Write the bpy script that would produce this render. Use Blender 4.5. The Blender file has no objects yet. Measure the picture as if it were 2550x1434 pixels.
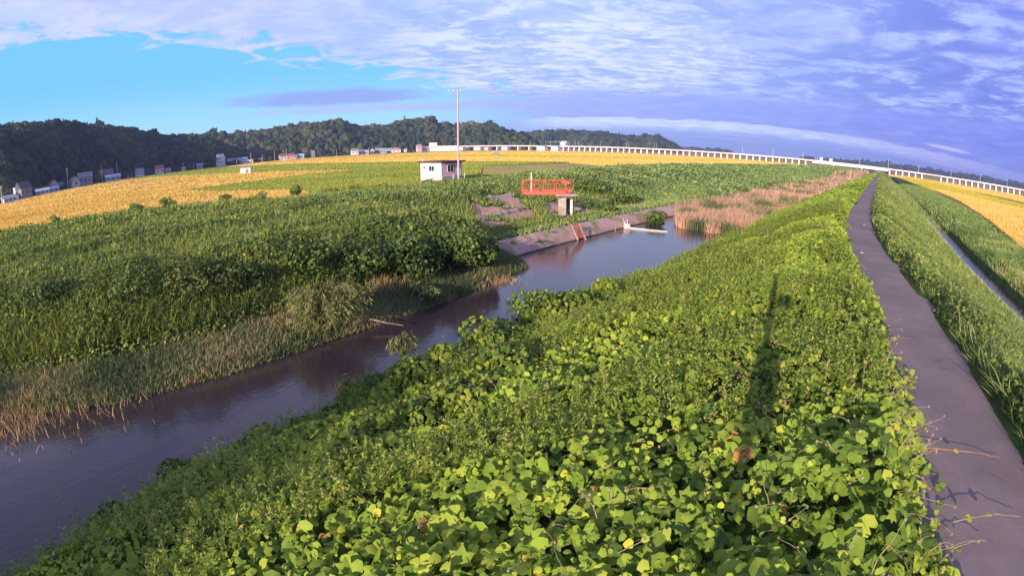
import bpy, math, random
import numpy as np
from mathutils import Vector
sc = bpy.context.scene
col = sc.collection
R = math.radians
rng = np.random.default_rng(7)
random.seed(7)

# ------------------------------------------------------------------ camera, world, sun, exposure
PITCH = R(14.97); FPX = 1351.0; CAMZ = 6.5
cd = bpy.data.cameras.new("camera"); cam = bpy.data.objects.new("camera", cd); col.objects.link(cam); sc.camera = cam
cd.type = 'PANO'
pt = cd if hasattr(cd, 'panorama_type') else cd.cycles
pt.panorama_type = 'FISHEYE_LENS_POLYNOMIAL'
cd.sensor_width = 36
pt.fisheye_fov = R(200)
pt.fisheye_polynomial_k0 = 0
pt.fisheye_polynomial_k1 = -(2550 / FPX) / 36
pt.fisheye_polynomial_k2 = pt.fisheye_polynomial_k3 = pt.fisheye_polynomial_k4 = 0
cd.clip_start = 0.05; cd.clip_end = 30000
cam.location = (0, 0, CAMZ); cam.rotation_euler = (math.pi / 2 - PITCH, 0, 0)

SUN_AZ = 28.7; SUN_EL = 13.2          # azimuth the light travels towards, elevation of the sun
sc.view_settings.view_transform = 'Standard'
sc.view_settings.look = 'None'
sc.view_settings.exposure = 0.55
sc.view_settings.gamma = 1.0
sd = bpy.data.lights.new("sun", 'SUN'); sd.energy = 5.0; sd.angle = R(0.5); sd.color = (1.0, 0.83, 0.62)
so = bpy.data.objects.new("sun", sd); col.objects.link(so)
dl = Vector((math.sin(R(SUN_AZ)) * math.cos(R(SUN_EL)), math.cos(R(SUN_AZ)) * math.cos(R(SUN_EL)), -math.sin(R(SUN_EL))))
so.rotation_euler = (-dl).to_track_quat('Z', 'Y').to_euler()
so.location = (-30, -60, 40)

W = bpy.data.worlds.new("World"); sc.world = W; W.use_nodes = True


class NT:
    """small helper for building node trees"""
    def __init__(s, nt): s.nt = nt
    def n(s, t, **k):
        o = s.nt.nodes.new(t)
        for a, b in k.items():
            setattr(o, a, b)
        return o
    def l(s, a, b): s.nt.links.new(a, b)
    def inp(s, node, i, v):
        if isinstance(v, bpy.types.NodeSocket): s.l(v, node.inputs[i])
        else:
            if isinstance(v, tuple) and len(v) == 3 and node.inputs[i].type == 'RGBA': v = (*v, 1)
            node.inputs[i].default_value = v
    def m(s, op, a, b=None, c=None):
        o = s.n('ShaderNodeMath', operation=op)
        s.inp(o, 0, a)
        if b is not None: s.inp(o, 1, b)
        if c is not None: s.inp(o, 2, c)
        return o.outputs[0]
    def ss(s, v, a, b, lo=0.0, hi=1.0):
        o = s.n('ShaderNodeMapRange', interpolation_type='SMOOTHSTEP')
        s.inp(o, 0, v); s.inp(o, 1, a); s.inp(o, 2, b); s.inp(o, 3, lo); s.inp(o, 4, hi)
        return o.outputs[0]
    def mix(s, f, a, b, blend='MIX'):
        o = s.n('ShaderNodeMix', data_type='RGBA', blend_type=blend)
        s.inp(o, 0, f); s.inp(o, 6, a); s.inp(o, 7, b)
        return o.outputs[2]
    def noise(s, vec, scale, detail=4, rough=.5, dist=0.0):
        o = s.n('ShaderNodeTexNoise')
        if vec is not None: s.l(vec, o.inputs['Vector'])
        o.inputs['Scale'].default_value = scale; o.inputs['Detail'].default_value = detail
        o.inputs['Roughness'].default_value = rough; o.inputs['Distortion'].default_value = dist
        return o.outputs[0]
    def mapping(s, vec, scale=(1, 1, 1), rot=(0, 0, 0), loc=(0, 0, 0)):
        o = s.n('ShaderNodeMapping'); s.l(vec, o.inputs[0])
        o.inputs['Scale'].default_value = scale; o.inputs['Rotation'].default_value = rot; o.inputs['Location'].default_value = loc
        return o.outputs[0]
    def ramp(s, f, stops, interp='LINEAR'):
        o = s.n('ShaderNodeValToRGB'); cr = o.color_ramp; cr.interpolation = interp
        while len(cr.elements) < len(stops): cr.elements.new(0.5)
        for e, (p, c) in zip(cr.elements, stops):
            e.position = p; e.color = (*c, 1)
        s.inp(o, 0, f)
        return o.outputs[0]


def build_world():
    w = NT(W.node_tree); W.node_tree.nodes.clear()
    out = w.n('ShaderNodeOutputWorld'); bg = w.n('ShaderNodeBackground')
    w.l(bg.outputs[0], out.inputs[0])
    sky = w.n('ShaderNodeTexSky', sky_type='NISHITA', sun_disc=False)
    sky.sun_elevation = R(SUN_EL); sky.sun_rotation = R(180 + SUN_AZ)
    sky.air_density = 1.0; sky.dust_density = 0.6; sky.ozone_density = 1.5
    tc = w.n('ShaderNodeTexCoord'); d = tc.outputs['Generated']
    sx = w.n('ShaderNodeSeparateXYZ'); w.l(d, sx.inputs[0]); X, Y, Z = sx.outputs
    az = w.m('MULTIPLY', w.m('ARCTAN2', X, Y), 57.29578)
    el = w.m('MULTIPLY', w.m('ARCSINE', Z), 57.29578)
    zz = w.m('ADD', w.m('MAXIMUM', Z, 0.0), 0.055)
    cb = w.n('ShaderNodeCombineXYZ'); w.l(w.m('DIVIDE', X, zz), cb.inputs[0]); w.l(w.m('DIVIDE', Y, zz), cb.inputs[1])
    q = cb.outputs[0]
    big = w.noise(w.mapping(q, (1, 1, 1), (0, 0, R(20)), (3.1, 1.7, 0)), 0.55, 6, .6, .3)
    mid = w.noise(w.mapping(q, (1.2, 1, 1), (0, 0, R(-35)), (1.1, 5.7, 0)), 2.0, 7, .62, .5)
    ripple = w.noise(w.mapping(q, (.8, 1.5, 1), (0, 0, R(-62)), (2.1, 0.7, 0)), 3.4, 6, .6, .7)
    fine = w.noise(w.mapping(q, (1, 1, 1)), 9.0, 4, .6, .2)
    wob = w.m('MULTIPLY', w.m('SUBTRACT', mid, .5), 1.0)
    wob2 = w.m('MULTIPLY', w.m('SUBTRACT', big, .5), 1.0)

    def ell(a0, e0, wa, we, tilt=0.0):
        """squared elliptic distance in azimuth and elevation"""
        u = w.m('SUBTRACT', az, a0); v = w.m('SUBTRACT', w.m('SUBTRACT', el, e0), w.m('MULTIPLY', u, tilt))
        return w.m('ADD', w.m('POWER', w.m('ABSOLUTE', w.m('DIVIDE', u, wa)), 2.0), w.m('POWER', w.m('ABSOLUTE', w.m('DIVIDE', v, we)), 2.0))
    # clear opening on the left
    e1 = w.m('ADD', ell(-40, 4.6, 42, 8.0, -0.10), w.m('MULTIPLY', wob, 2.6))
    hole = w.ss(w.m('ADD', e1, w.m('MULTIPLY', wob2, .9)), 1.28, .92)
    # clear sky colour: the sky texture times a gain, a touch more cyan
    clear = w.mix(1.0, sky.outputs[0], (0.105, 0.135, 0.150), 'MULTIPLY')
    horizon_lift = w.ss(el, 9.0, 1.0)
    clear = w.mix(w.m('MULTIPLY', horizon_lift, .8), w.mix(.88, clear, (0.19, 0.62, 1.12)), (0.52, 0.90, 1.12))
    # cloud body, darker and more violet to the right
    right = w.ss(az, 5.0, 58.0)
    body = w.mix(right, (0.37, 0.52, 1.02), (0.17, 0.24, 0.78))
    body = w.mix(w.ss(az, -8, -30), body, (0.48, 0.58, 1.0))
    shade = w.ss(w.m('ADD', w.m('MULTIPLY', big, .5), w.m('MULTIPLY', mid, .6)), .44, .64)
    body = w.mix(w.m('MULTIPLY', shade, .75), body, w.mix(right, (0.56, 0.69, 1.08), (0.36, 0.43, 1.0)))
    # bright mackerel streaks in the middle of the sky
    mk = w.ss(w.m('ADD', ell(6, 10.0, 20, 6.5, 0.02), w.m('MULTIPLY', wob2, 1.2)), 1.5, .2)
    mr = w.ss(w.m('ADD', w.m('MULTIPLY', ripple, .55), w.m('MULTIPLY', w.m('ADD', fine, mid), .25)), .48, .62)
    body = w.mix(w.m('MULTIPLY', w.m('MULTIPLY', mk, mr), .72), body, (0.88, 0.93, 1.06))
    mr2 = w.ss(w.m('ADD', w.m('MULTIPLY', ripple, .6), w.m('MULTIPLY', mid, .4)), .50, .68)
    body = w.mix(w.m('MULTIPLY', mr2, .5), body, (0.66, 0.72, 1.08))
    puff = w.ss(w.m('ADD', w.m('MULTIPLY', mid, .8), w.m('MULTIPLY', fine, .25)), .50, .66)
    body = w.mix(w.m('MULTIPLY', w.m('MULTIPLY', puff, w.ss(az, 18, 36)), .55), body, (0.52, 0.66, 1.1))
    # pinkish light on the upper left clouds
    ul = w.m('MULTIPLY', w.ss(az, -5, -40), mr)
    body = w.mix(w.m('MULTIPLY', ul, .5), body, (0.74, 0.72, 1.04))
    skyc = w.mix(hole, body, clear)
    # grey cloud bank inside the opening
    sc1 = w.ss(w.m('ADD', ell(-19, 5.6, 11.5, 1.0, 0.0), w.m('MULTIPLY', wob, 1.8)), 1.3, .1)
    skyc = w.mix(w.m('MULTIPLY', sc1, .9), skyc, (0.32, 0.42, 0.90))
    sc2 = w.ss(w.m('ADD', ell(-10, 4.3, 22, .55, 0.0), w.m('MULTIPLY', wob, 2.4)), 1.3, .1)
    skyc = w.mix(w.m('MULTIPLY', sc2, .7), skyc, (0.50, 0.56, 0.97))
    # smooth periwinkle sheet between the mackerel sky and the bright band
    sh = w.m('MULTIPLY', w.ss(el, 6.6, 5.2), w.ss(az, -12, 8))
    skyc = w.mix(w.m('MULTIPLY', sh, .72), skyc, w.mix(right, (0.34, 0.44, 1.0), (0.20, 0.25, 0.86)))
    # bright band low over the viaduct, with a sharp upper edge
    bc = w.m('ADD', w.m('MULTIPLY', w.m('POWER', w.m('SUBTRACT', az, 17.0), 2.0), -0.00135), 2.85)
    bc = w.m('ADD', bc, w.m('MULTIPLY', wob, .9))
    dv = w.m('SUBTRACT', el, bc)
    band = w.m('MULTIPLY', w.ss(dv, .45, .30), w.ss(dv, w.ss(az, -2, 24, -1.2, -1.0), -.1))
    band = w.m('MULTIPLY', band, w.m('MULTIPLY', w.ss(az, -1, 6), w.ss(az, 58, 40, .35, 1)))
    below = w.m('MULTIPLY', w.ss(dv, .2, -.3), w.ss(az, -3, 6))
    skyc = w.mix(w.m('MULTIPLY', below, .8), skyc, w.mix(right, (0.38, 0.54, 1.02), (0.22, 0.31, 0.92)))
    lowst = w.ss(w.m('ADD', w.noise(w.mapping(q, (.25, 1.6, 1), (0, 0, R(-28))), 1.6, 4, .5, .2), 0), .52, .70)
    skyc = w.mix(w.m('MULTIPLY', w.m('MULTIPLY', below, lowst), .5), skyc, (0.62, 0.56, 1.0))
    skyc = w.mix(w.m('MULTIPLY', w.m('MULTIPLY', band, w.ss(w.m('ADD', mid, w.m('MULTIPLY', fine, .5)), .52, .86, 1.0, .55)), .95), skyc, w.mix(w.ss(az, 15, 50), (0.82, 0.98, 1.18), (0.60, 0.60, 1.1)))
    st = w.ss(w.m('ADD', ell(45.4, 2.75, 2.6, .22, -0.07), w.m('MULTIPLY', wob, 1.6)), 1.2, .2)
    skyc = w.mix(w.m('MULTIPLY', st, .8), skyc, (0.72, 0.60, 0.99))
    # overhead and behind the camera: plain cloud and sky
    skyc = w.mix(w.ss(el, 20, 40), skyc, (0.36, 0.40, 0.72))
    # below the horizon
    skyc = w.mix(w.ss(el, -0.2, -2.0), skyc, (0.16, 0.17, 0.18))
    w.l(skyc, bg.inputs[0]); bg.inputs[1].default_value = 0.74
    return bg


WORLD_BG = build_world()
cy = sc.cycles
cy.max_bounces = 5; cy.diffuse_bounces = 3; cy.glossy_bounces = 2; cy.transmission_bounces = 4; cy.transparent_max_bounces = 4
cy.volume_bounces = 0
cy.use_denoising = True
cy.caustics_reflective = False; cy.caustics_refractive = False
cy.sample_clamp_indirect = 4.0

# ------------------------------------------------------------------ geometry of the photograph -> ground
def ray(x, y):
    dx = x - 1275; dy = 717 - y; r = math.hypot(dx, dy); t = r / FPX; k = math.sin(t) / r if r else 0
    cx, cyy, cz = dx * k, dy * k, math.cos(t)
    return (cx, cz * math.cos(PITCH) + cyy * math.sin(PITCH), cyy * math.cos(PITCH) - cz * math.sin(PITCH))
def at(x, y, z):
    d = ray(x, y); k = (z - CAMZ) / d[2]; return (d[0] * k, d[1] * k)
def ang(x, y):
    d = ray(x, y); return math.degrees(math.atan2(d[0], d[1])), math.degrees(math.asin(d[2]))
def pol(az, r): return (r * math.sin(R(az)), r * math.cos(R(az)))

C0 = [(-24.6, -50), (-7.6, -20), (8.6, 7.6), (12.6, 14.3), (15.5, 19.3), (18.9, 24.9), (25.3, 34.0), (34.1, 45.5), (133, 169.5), (1300, 1625), (6000, 7500)]
def chaikin(P):
    Q = [P[0]]
    for a, b in zip(P, P[1:]):
        L = math.dist(a, b); k = min(.25, 3.0 / L)
        Q += [(a[0] + (b[0] - a[0]) * k, a[1] + (b[1] - a[1]) * k), (b[0] - (b[0] - a[0]) * k, b[1] - (b[1] - a[1]) * k)]
    return Q + [P[-1]]
CP = np.array(chaikin(chaikin(C0)))
SEG = np.diff(CP, axis=0); SL = np.hypot(SEG[:, 0], SEG[:, 1]); TAN = SEG / SL[:, None]; SS = np.concatenate([[0], np.cumsum(SL)])
VT = np.vstack([TAN[:1], (TAN[1:] + TAN[:-1]) / 2, TAN[-1:]]); VT /= np.hypot(VT[:, 0], VT[:, 1])[:, None]
def cxy(s, u):
    """curve coordinates (distance along the levee path, offset to its right) -> x, y"""
    s = np.asarray(s, float); u = np.asarray(u, float)
    x = np.interp(s, SS, CP[:, 0]); y = np.interp(s, SS, CP[:, 1])
    tx = np.interp(s, SS, VT[:, 0]); ty = np.interp(s, SS, VT[:, 1])
    n = np.hypot(tx, ty); tx, ty = tx / n, ty / n
    lo = s < 0
    x = np.where(lo, CP[0, 0] + s * VT[0, 0], x); y = np.where(lo, CP[0, 1] + s * VT[0, 1], y)
    uc = np.clip(u, -150, 150); ur = u - uc
    nx, ny = math.cos(R(36)), -math.sin(R(36))
    return x + uc * ty + ur * nx, y - uc * tx + ur * ny
def su(x, y):
    x = np.atleast_1d(np.asarray(x, float)); y = np.atleast_1d(np.asarray(y, float))
    bd = np.full(x.shape, 1e18); bs = np.zeros(x.shape); bu = np.zeros(x.shape)
    for i in range(len(SL)):
        ax, ay = CP[i]; tx, ty = TAN[i]
        t = (x - ax) * tx + (y - ay) * ty; tc = np.clip(t, -1e4 if i == 0 else 0, SL[i])
        ex = x - ax - tx * tc; ey = y - ay - ty * tc; dd = ex * ex + ey * ey
        sg = (x - ax) * ty - (y - ay) * tx
        m = dd < bd
        bd = np.where(m, dd, bd); bs = np.where(m, SS[i] + tc, bs); bu = np.where(m, np.copysign(np.sqrt(dd), sg), bu)
    return bs, bu
def sm(x, a, b):
    t = np.clip((np.asarray(x, float) - a) / (b - a), 0, 1); return t * t * (3 - 2 * t)
def vn(x, y, seed=0):
    """value noise in -1..1"""
    x = np.asarray(x, float); y = np.asarray(y, float)
    xi = np.floor(x).astype(np.int64); yi = np.floor(y).astype(np.int64); fx = x - xi; fy = y - yi
    fx = fx * fx * (3 - 2 * fx); fy = fy * fy * (3 - 2 * fy)
    def h(a, b):
        v = (a * 374761393 + b * 668265263 + seed * 982451653) & 0x7fffffff
        v = ((v ^ (v >> 13)) * 1274126177) & 0x7fffffff
        return ((v ^ (v >> 16)) & 0xffff) / 32767.5 - 1
    return (h(xi, yi) * (1 - fx) + h(xi + 1, yi) * fx) * (1 - fy) + (h(xi, yi + 1) * (1 - fx) + h(xi + 1, yi + 1) * fx) * fy
def fbm(x, y, seed=0, o=3):
    v = 0; a = 1; t = 0
    for i in range(o):
        v = v + a * vn(x * 2 ** i, y * 2 ** i, seed + i); t += a; a *= .5
    return v / t
def inpoly(x, y, P):
    x = np.asarray(x, float); y = np.asarray(y, float); c = np.zeros(x.shape, bool); n = len(P); j = n - 1
    for i in range(n):
        xi, yi = P[i]; xj, yj = P[j]
        if yi != yj: c ^= ((yi > y) != (yj > y)) & (x < (xj - xi) * (y - yi) / (yj - yi) + xi)
        j = i
    return c

# ------------------------------------------------------------------ terrain
def near_edge(s): return np.interp(s, [0, 50, 55, 60, 64, 69, 74, 79, 83.5, 96, 110, 330, 600], [-13.5, -14.2, -15.2, -16.0, -16.1, -15.5, -14.8, -14.6, -12.9, -12.5, -12.5, -12.0, -10]) + .35 * vn(np.asarray(s) / 2.3, 0 * np.asarray(s), 5)
def far_edge(s): return np.interp(s, [-40, 0, 40, 51, 56, 61, 66, 73, 79, 87.3, 88.6, 98, 122, 330, 600], [-75, -50, -33, -29, -26.8, -23.8, -22.5, -21.8, -21.2, -21.7, -24.6, -24.4, -24.2, -24.2, -20])
VEGL = [(-400, 20), (-120, 42), (-67, 49), (-56, 51), (-35, 59), (-26, 62.5), (-19, 68), (-13, 73), (-9.5, 79), (-6, 82), (-2, 83), (4, 88), (14, 98), (22, 106)]
def terr(s, u):
    s = np.asarray(s, float); u = np.asarray(u, float)
    e = near_edge(s); f = far_edge(s)
    t = (u + 1.6) / (e + 1.6)                    # 0 at the crest, 1 at the water's edge
    zl = np.interp(t, [0, .1, .35, .65, .9, 1.0, 1.06, 1.3], [2.45, 2.2, 1.2, -.3, -1.3, -2.05, -2.5, -3.0])
    zr = np.interp(u, [1.35, 2.2, 5, 8.3, 9.2, 10.0, 10.2, 11.35, 11.6, 13, 16, 22, 60], [2.45, 2.2, 1.0, .15, .02, -.05, -.62, -.62, 0, .45, .4, .22, .2])
    v = f - u
    kA = np.interp(v, [-2, 0, .5, 3, 4.5, 8, 14, 60, 130], [-3, -2.08, -1.75, -1.25, -.5, .35, .65, .55, .2])
    kB = np.interp(v, [-1.5, 0, 1.45, 2.4, 8, 20, 26, 29, 34, 42, 60], [-3, -2.1, -1.02, -1.0, -1.4, .75, 1.0, .95, .85, .4, .2])
    kC = np.interp(v, [-2, 0, 3, 12, 22, 27, 34, 60], [-3, -2.08, -.9, .3, 1.35, 1.4, .4, .2])
    b = sm(s, 86.6, 89.2); c = sm(s, 120, 150)
    zf = kA * (1 - b) + (kB * (1 - c) + kC * c) * b
    z = np.where(u > -1.6, np.where(u < 1.35, 2.45, zr), np.where(t <= 1.3, zl, -3.0))
    z = np.where(v > -2, np.where(t > 1.0, zf, z), z)
    # the reed bed stands in shallow water
    rb = sm(s, 110, 113) * ((u < e + .5) & (v > 0 - 99) & (v < .3))
    z = np.where(rb > 0, np.maximum(z, -2.25 + 1.6 * sm(s, 325, 345)), z)
    far = sm(s, 1200, 2500)
    z = z * (1 - far) + .2 * far
    return z
GRAV = [at(*p) for p in [(1165, 500, .2), (1200, 490, .3), (1255, 478, .6), (1300, 480, .6), (1335, 505, .2), (1345, 525, -.2), (1310, 548, -.5), (1235, 552, -.5), (1195, 535, -.2)]]
GRAV2 = [at(*p) for p in [(1360, 488, .3), (1440, 480, .4), (1490, 505, .2), (1440, 520, -.2), (1365, 515, -.2)]]
ROADC = [(-14, 81.5), (-9, 84.8), (-4, 87.5), (1, 91.5), (6, 97), (12, 103.5), (19, 112), (27, 122)]
def d_line(x, y, L):
    d = np.full(np.shape(x), 1e9)
    for (ax, ay), (bx, by) in zip(L, L[1:]):
        l2 = (bx - ax) ** 2 + (by - ay) ** 2; t = np.clip(((x - ax) * (bx - ax) + (y - ay) * (by - ay)) / l2, 0, 1)
        d = np.minimum(d, np.hypot(x - ax - t * (bx - ax), y - ay - t * (by - ay)))
    return d
def vegh(s, u, x, y):
    """height of the plant canopy above the soil"""
    e = near_edge(s); f = far_edge(s); v = f - u
    lump = fbm(x / 2.2, y / 2.2, 11, 3) * 1.15
    big = fbm(x / 7.0, y / 7.0, 31, 2)
    wob = .35 * vn(s / 1.3, u * 0, 3) + .25 * vn(s / .5, u * 0, 4)
    nearS = sm(-u, .85 + wob, 1.9 + wob) * sm(u - e, -.5, 1.8) * np.maximum(.74 + .48 * lump + .5 * big, .22) * np.interp(s, [0, 150, 330, 700], [1, 1, .75, .5])
    wob2 = .3 * vn(s / 1.1, u * 0, 8) + .2 * vn(s / .4, u * 0, 9)
    rs = sm(u, .95 + wob2, 1.5 + wob2) * np.interp(u, [1.1, 1.8, 3.5, 5, 7.5, 9.0], [.65, .85, .75, .5, .25, .0]) * (1 + .45 * lump)
    rs2 = sm(u, 11.2, 11.8) * sm(u, 24, 19) * .30 * (1 + .6 * lump) + .10 * sm(u, 8.4, 9) * sm(u, 9.9, 9.5)
    A = np.interp(v, [-.1, .4, 3.0, 4.0, 5.5, 8, 11, 60], [0, .22, .28, 1.0, 1.45, 1.4, 1.2, 1.1]) * (1 + .30 * lump + .3 * big)
    inA = inpoly(x, y, [(-400, -200)] + VEGL + [(22, -200)])
    B = np.interp(v, [1.5, 2.4, 10, 16, 20, 34, 44], [0, .16, .16, .4, .7, .45, 0]) * (1 + .5 * lump)
    Cc = np.interp(v, [.3, 2, 24, 32, 36], [0, .7, .8, .6, 0]) * (1 + .4 * lump)
    bushy = sm(s, 113, 122) * sm(v, 9, 15) * sm(v, 34, 28)
    B = B * (1 + 1.1 * bushy); Cc = Cc * (1 + .9 * bushy)
    b = sm(s, 86.6, 89.2); c = sm(s, 120, 150)
    left = A * (1 - b) + (B * (1 - c) + Cc * c) * b
    left = np.where(inA | (b > 0), left, 0)
    left = np.where((b > 0) & (v > 20) & ~inA & (s < 112), 0.12 * left, left)
    bare = (inpoly(x, y, GRAV) | inpoly(x, y, GRAV2)) & (fbm(x / 1.9, y / 1.9, 15, 3) > -.2)
    road = d_line(x, y, ROADC) < 2.2
    hut = np.hypot(x + 12.2, y - 95.3) < 4.6
    left = left * (1 - .9 * np.exp(-((x - 5.2) ** 2 + (y - 54.6) ** 2) / 6.0))
    left = np.where(bare | road | hut, 0, left)
    left = np.where(v > 0, left, 0)
    h = np.where(u > 1.1, rs + rs2, np.where(u > e - 1, nearS, left))
    return np.maximum(h, 0)

S_ = np.concatenate([np.arange(-60, 40, 5), np.arange(40, 135, .5), np.arange(135, 350, 1.6), np.arange(350, 800, 9), np.geomspace(800, 9000, 20)])
U1 = np.arange(-60, 30.01, .42)
U2 = np.arange(33, 150, 4.0); U3 = np.geomspace(155, 9000, 22)
U_ = np.concatenate([-U3[::-1], -np.arange(62, 150, 4.0)[::-1], U1, U2, U3])
GS, GU = np.meshgrid(S_, U_, indexing='ij')
GX, GY = cxy(GS, GU); GZ = terr(GS, GU); GH = vegh(GS, GU, GX, GY)
GZ = GZ + np.where(np.abs(GU) > 1.6, .05 * fbm(GX / 1.2, GY / 1.2, 77, 3) * (np.abs(GU) < 70), 0)
NS, NU = GS.shape

# ------------------------------------------------------------------ object helpers
def tag(o, label=None, cat=None, group=None, kind=None):
    if label: o['label'] = label
    if cat: o['category'] = cat
    if group: o['group'] = group
    if kind: o['kind'] = kind
    return o
def mesh_obj(name, V, F, mat, parent=None, tint=None, smooth=False, loc=None):
    V = np.asarray(V, np.float32).reshape(-1, 3)
    if isinstance(F, np.ndarray): F = [F]
    groups = [np.asarray(f, np.int32) for f in F if len(f)]
    me = bpy.data.meshes.new(name)
    nl = sum(g.size for g in groups); nf = sum(len(g) for g in groups)
    me.vertices.add(len(V)); me.vertices.foreach_set('co', V.ravel())
    me.loops.add(nl); me.loops.foreach_set('vertex_index', np.concatenate([g.ravel() for g in groups]))
    me.polygons.add(nf)
    tot = np.concatenate([np.full(len(g), g.shape[1], np.int32) for g in groups])
    st = np.concatenate([[0], np.cumsum(tot)[:-1]]).astype(np.int32)
    me.polygons.foreach_set('loop_start', st)
    if smooth: me.polygons.foreach_set('use_smooth', np.ones(nf, bool))
    if tint is not None:
        a = me.attributes.new('tint', 'FLOAT', 'POINT'); a.data.foreach_set('value', np.asarray(tint, np.float32).ravel())
    me.update(calc_edges=True); me.validate()
    for m in (mat if isinstance(mat, (list, tuple)) else [mat]): me.materials.append(m)
    o = bpy.data.objects.new(name, me); col.objects.link(o)
    if parent is not None: o.parent = parent
    if loc is not None: o.location = loc
    return o
def empty(name, loc=(0, 0, 0), rz=0.0):
    o = bpy.data.objects.new(name, None); col.objects.link(o); o.location = loc; o.rotation_euler = (0, 0, rz); o.empty_display_size = .5
    return o

class MB:
    """collects boxes, prisms and tubes into one mesh"""
    def __init__(s): s.v = []; s.f = []
    def add(s, vs, fs):
        b = len(s.v); s.v += [tuple(p) for p in vs]; s.f += [tuple(i + b for i in f) for f in fs]; return s
    def box(s, c, d, rz=0.0, taper=1.0):
        hx, hy, hz = d[0] / 2, d[1] / 2, d[2] / 2; ca, sa = math.cos(rz), math.sin(rz); vs = []
        for z, k in ((-hz, 1), (hz, taper)):
            for x, y in ((-hx, -hy), (hx, -hy), (hx, hy), (-hx, hy)):
                x *= k; y *= k
                vs.append((c[0] + x * ca - y * sa, c[1] + x * sa + y * ca, c[2] + z))
        return s.add(vs, [(3, 2, 1, 0), (4, 5, 6, 7), (0, 1, 5, 4), (1, 2, 6, 5), (2, 3, 7, 6), (3, 0, 4, 7)])
    def tube(s, pts, r, n=6, r2=None):
        pts = [Vector(p) for p in pts]; m = len(pts); r2 = r if r2 is None else r2; b = len(s.v); vs = []
        for i, p in enumerate(pts):
            t = (pts[min(i + 1, m - 1)] - pts[max(i - 1, 0)]).normalized()
            a = t.cross(Vector((0, 0, 1))) if abs(t.z) < .95 else t.cross(Vector((1, 0, 0)))
            a.normalize(); c = t.cross(a); rr = r + (r2 - r) * i / (m - 1)
            for k in range(n):
                g = 2 * math.pi * k / n; vs.append(p + a * math.cos(g) * rr + c * math.sin(g) * rr)
        fs = []
        for i in range(m - 1):
            for k in range(n): fs.append((i * n + k, i * n + (k + 1) % n, (i + 1) * n + (k + 1) % n, (i + 1) * n + k))
        fs += [tuple(range(n))[::-1], tuple(range((m - 1) * n, m * n))]
        return s.add(vs, fs)
    def prism(s, poly, z0, z1):
        n = len(poly); vs = [(x, y, z0) for x, y in poly] + [(x, y, z1) for x, y in poly]
        return s.add(vs, [tuple(range(n))[::-1], tuple(range(n, 2 * n))] + [(i, (i + 1) % n, n + (i + 1) % n, n + i) for i in range(n)])
    def build(s, name, mat, parent=None, bevel=0.0):
        me = bpy.data.meshes.new(name); me.from_pydata([tuple(v) for v in s.v], [], s.f); me.update(); me.materials.append(mat)
        o = bpy.data.objects.new(name, me); col.objects.link(o)
        if parent is not None: o.parent = parent
        if bevel:
            m = o.modifiers.new('bevel', 'BEVEL'); m.width = bevel; m.segments = 1; m.limit_method = 'ANGLE'
        return o

# ------------------------------------------------------------------ materials
def new_mat(name):
    m = bpy.data.materials.new(name); m.use_nodes = True; m.node_tree.nodes.clear(); w = NT(m.node_tree)
    out = w.n('ShaderNodeOutputMaterial'); return m, w, out
def foliage(name, stops, trans=.3, rough=.55, spec=.25, nscale=1.5, namp=.35, tr_tint=(1.15, 1.1, .5)):
    """leaf colour from a per leaf value, with some light passing through"""
    m, w, out = new_mat(name)
    at_ = w.n('ShaderNodeAttribute', attribute_name='tint'); g = w.n('ShaderNodeNewGeometry')
    nz = w.noise(g.outputs['Position'], nscale, 3, .6)
    f = w.m('ADD', at_.outputs['Fac'], w.m('MULTIPLY', w.m('SUBTRACT', nz, .5), namp))
    c = w.ramp(f, stops)
    p = w.n('ShaderNodeBsdfPrincipled'); w.l(c, p.inputs['Base Color']); p.inputs['Roughness'].default_value = rough
    p.inputs['Specular IOR Level'].default_value = spec
    if trans > 0:
        tr = w.n('ShaderNodeBsdfTranslucent'); w.l(w.mix(1.0, c, tr_tint, 'MULTIPLY'), tr.inputs[0])
        mx = w.n('ShaderNodeMixShader'); mx.inputs[0].default_value = trans
        w.l(p.outputs[0], mx.inputs[1]); w.l(tr.outputs[0], mx.inputs[2]); w.l(mx.outputs[0], out.inputs[0])
    else: w.l(p.outputs[0], out.inputs[0])
    return m
def solid(name, c, rough=.7, spec=.3, metal=0, var=.12, nscale=3.0, bump=0.0, bscale=8.0, c2=None, stretch=(1, 1, 1), obj=True):
    m, w, out = new_mat(name)
    tc = w.n('ShaderNodeTexCoord'); v = tc.outputs['Object' if obj else 'Generated']
    v = w.mapping(v, stretch)
    nz = w.noise(v, nscale, 5, .6)
    c2 = c2 or tuple(x * (1 - var * 2) for x in c)
    cc = w.mix(w.ss(nz, .35, .7), c, c2)
    p = w.n('ShaderNodeBsdfPrincipled'); w.l(cc, p.inputs['Base Color'])
    p.inputs['Roughness'].default_value = rough; p.inputs['Specular IOR Level'].default_value = spec; p.inputs['Metallic'].default_value = metal
    if bump:
        b = w.n('ShaderNodeBump'); b.inputs['Strength'].default_value = bump; b.inputs['Distance'].default_value = .05
        w.l(w.noise(v, bscale, 4, .6), b.inputs['Height']); w.l(b.outputs[0], p.inputs['Normal'])
    w.l(p.outputs[0], out.inputs[0]); return m

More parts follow.
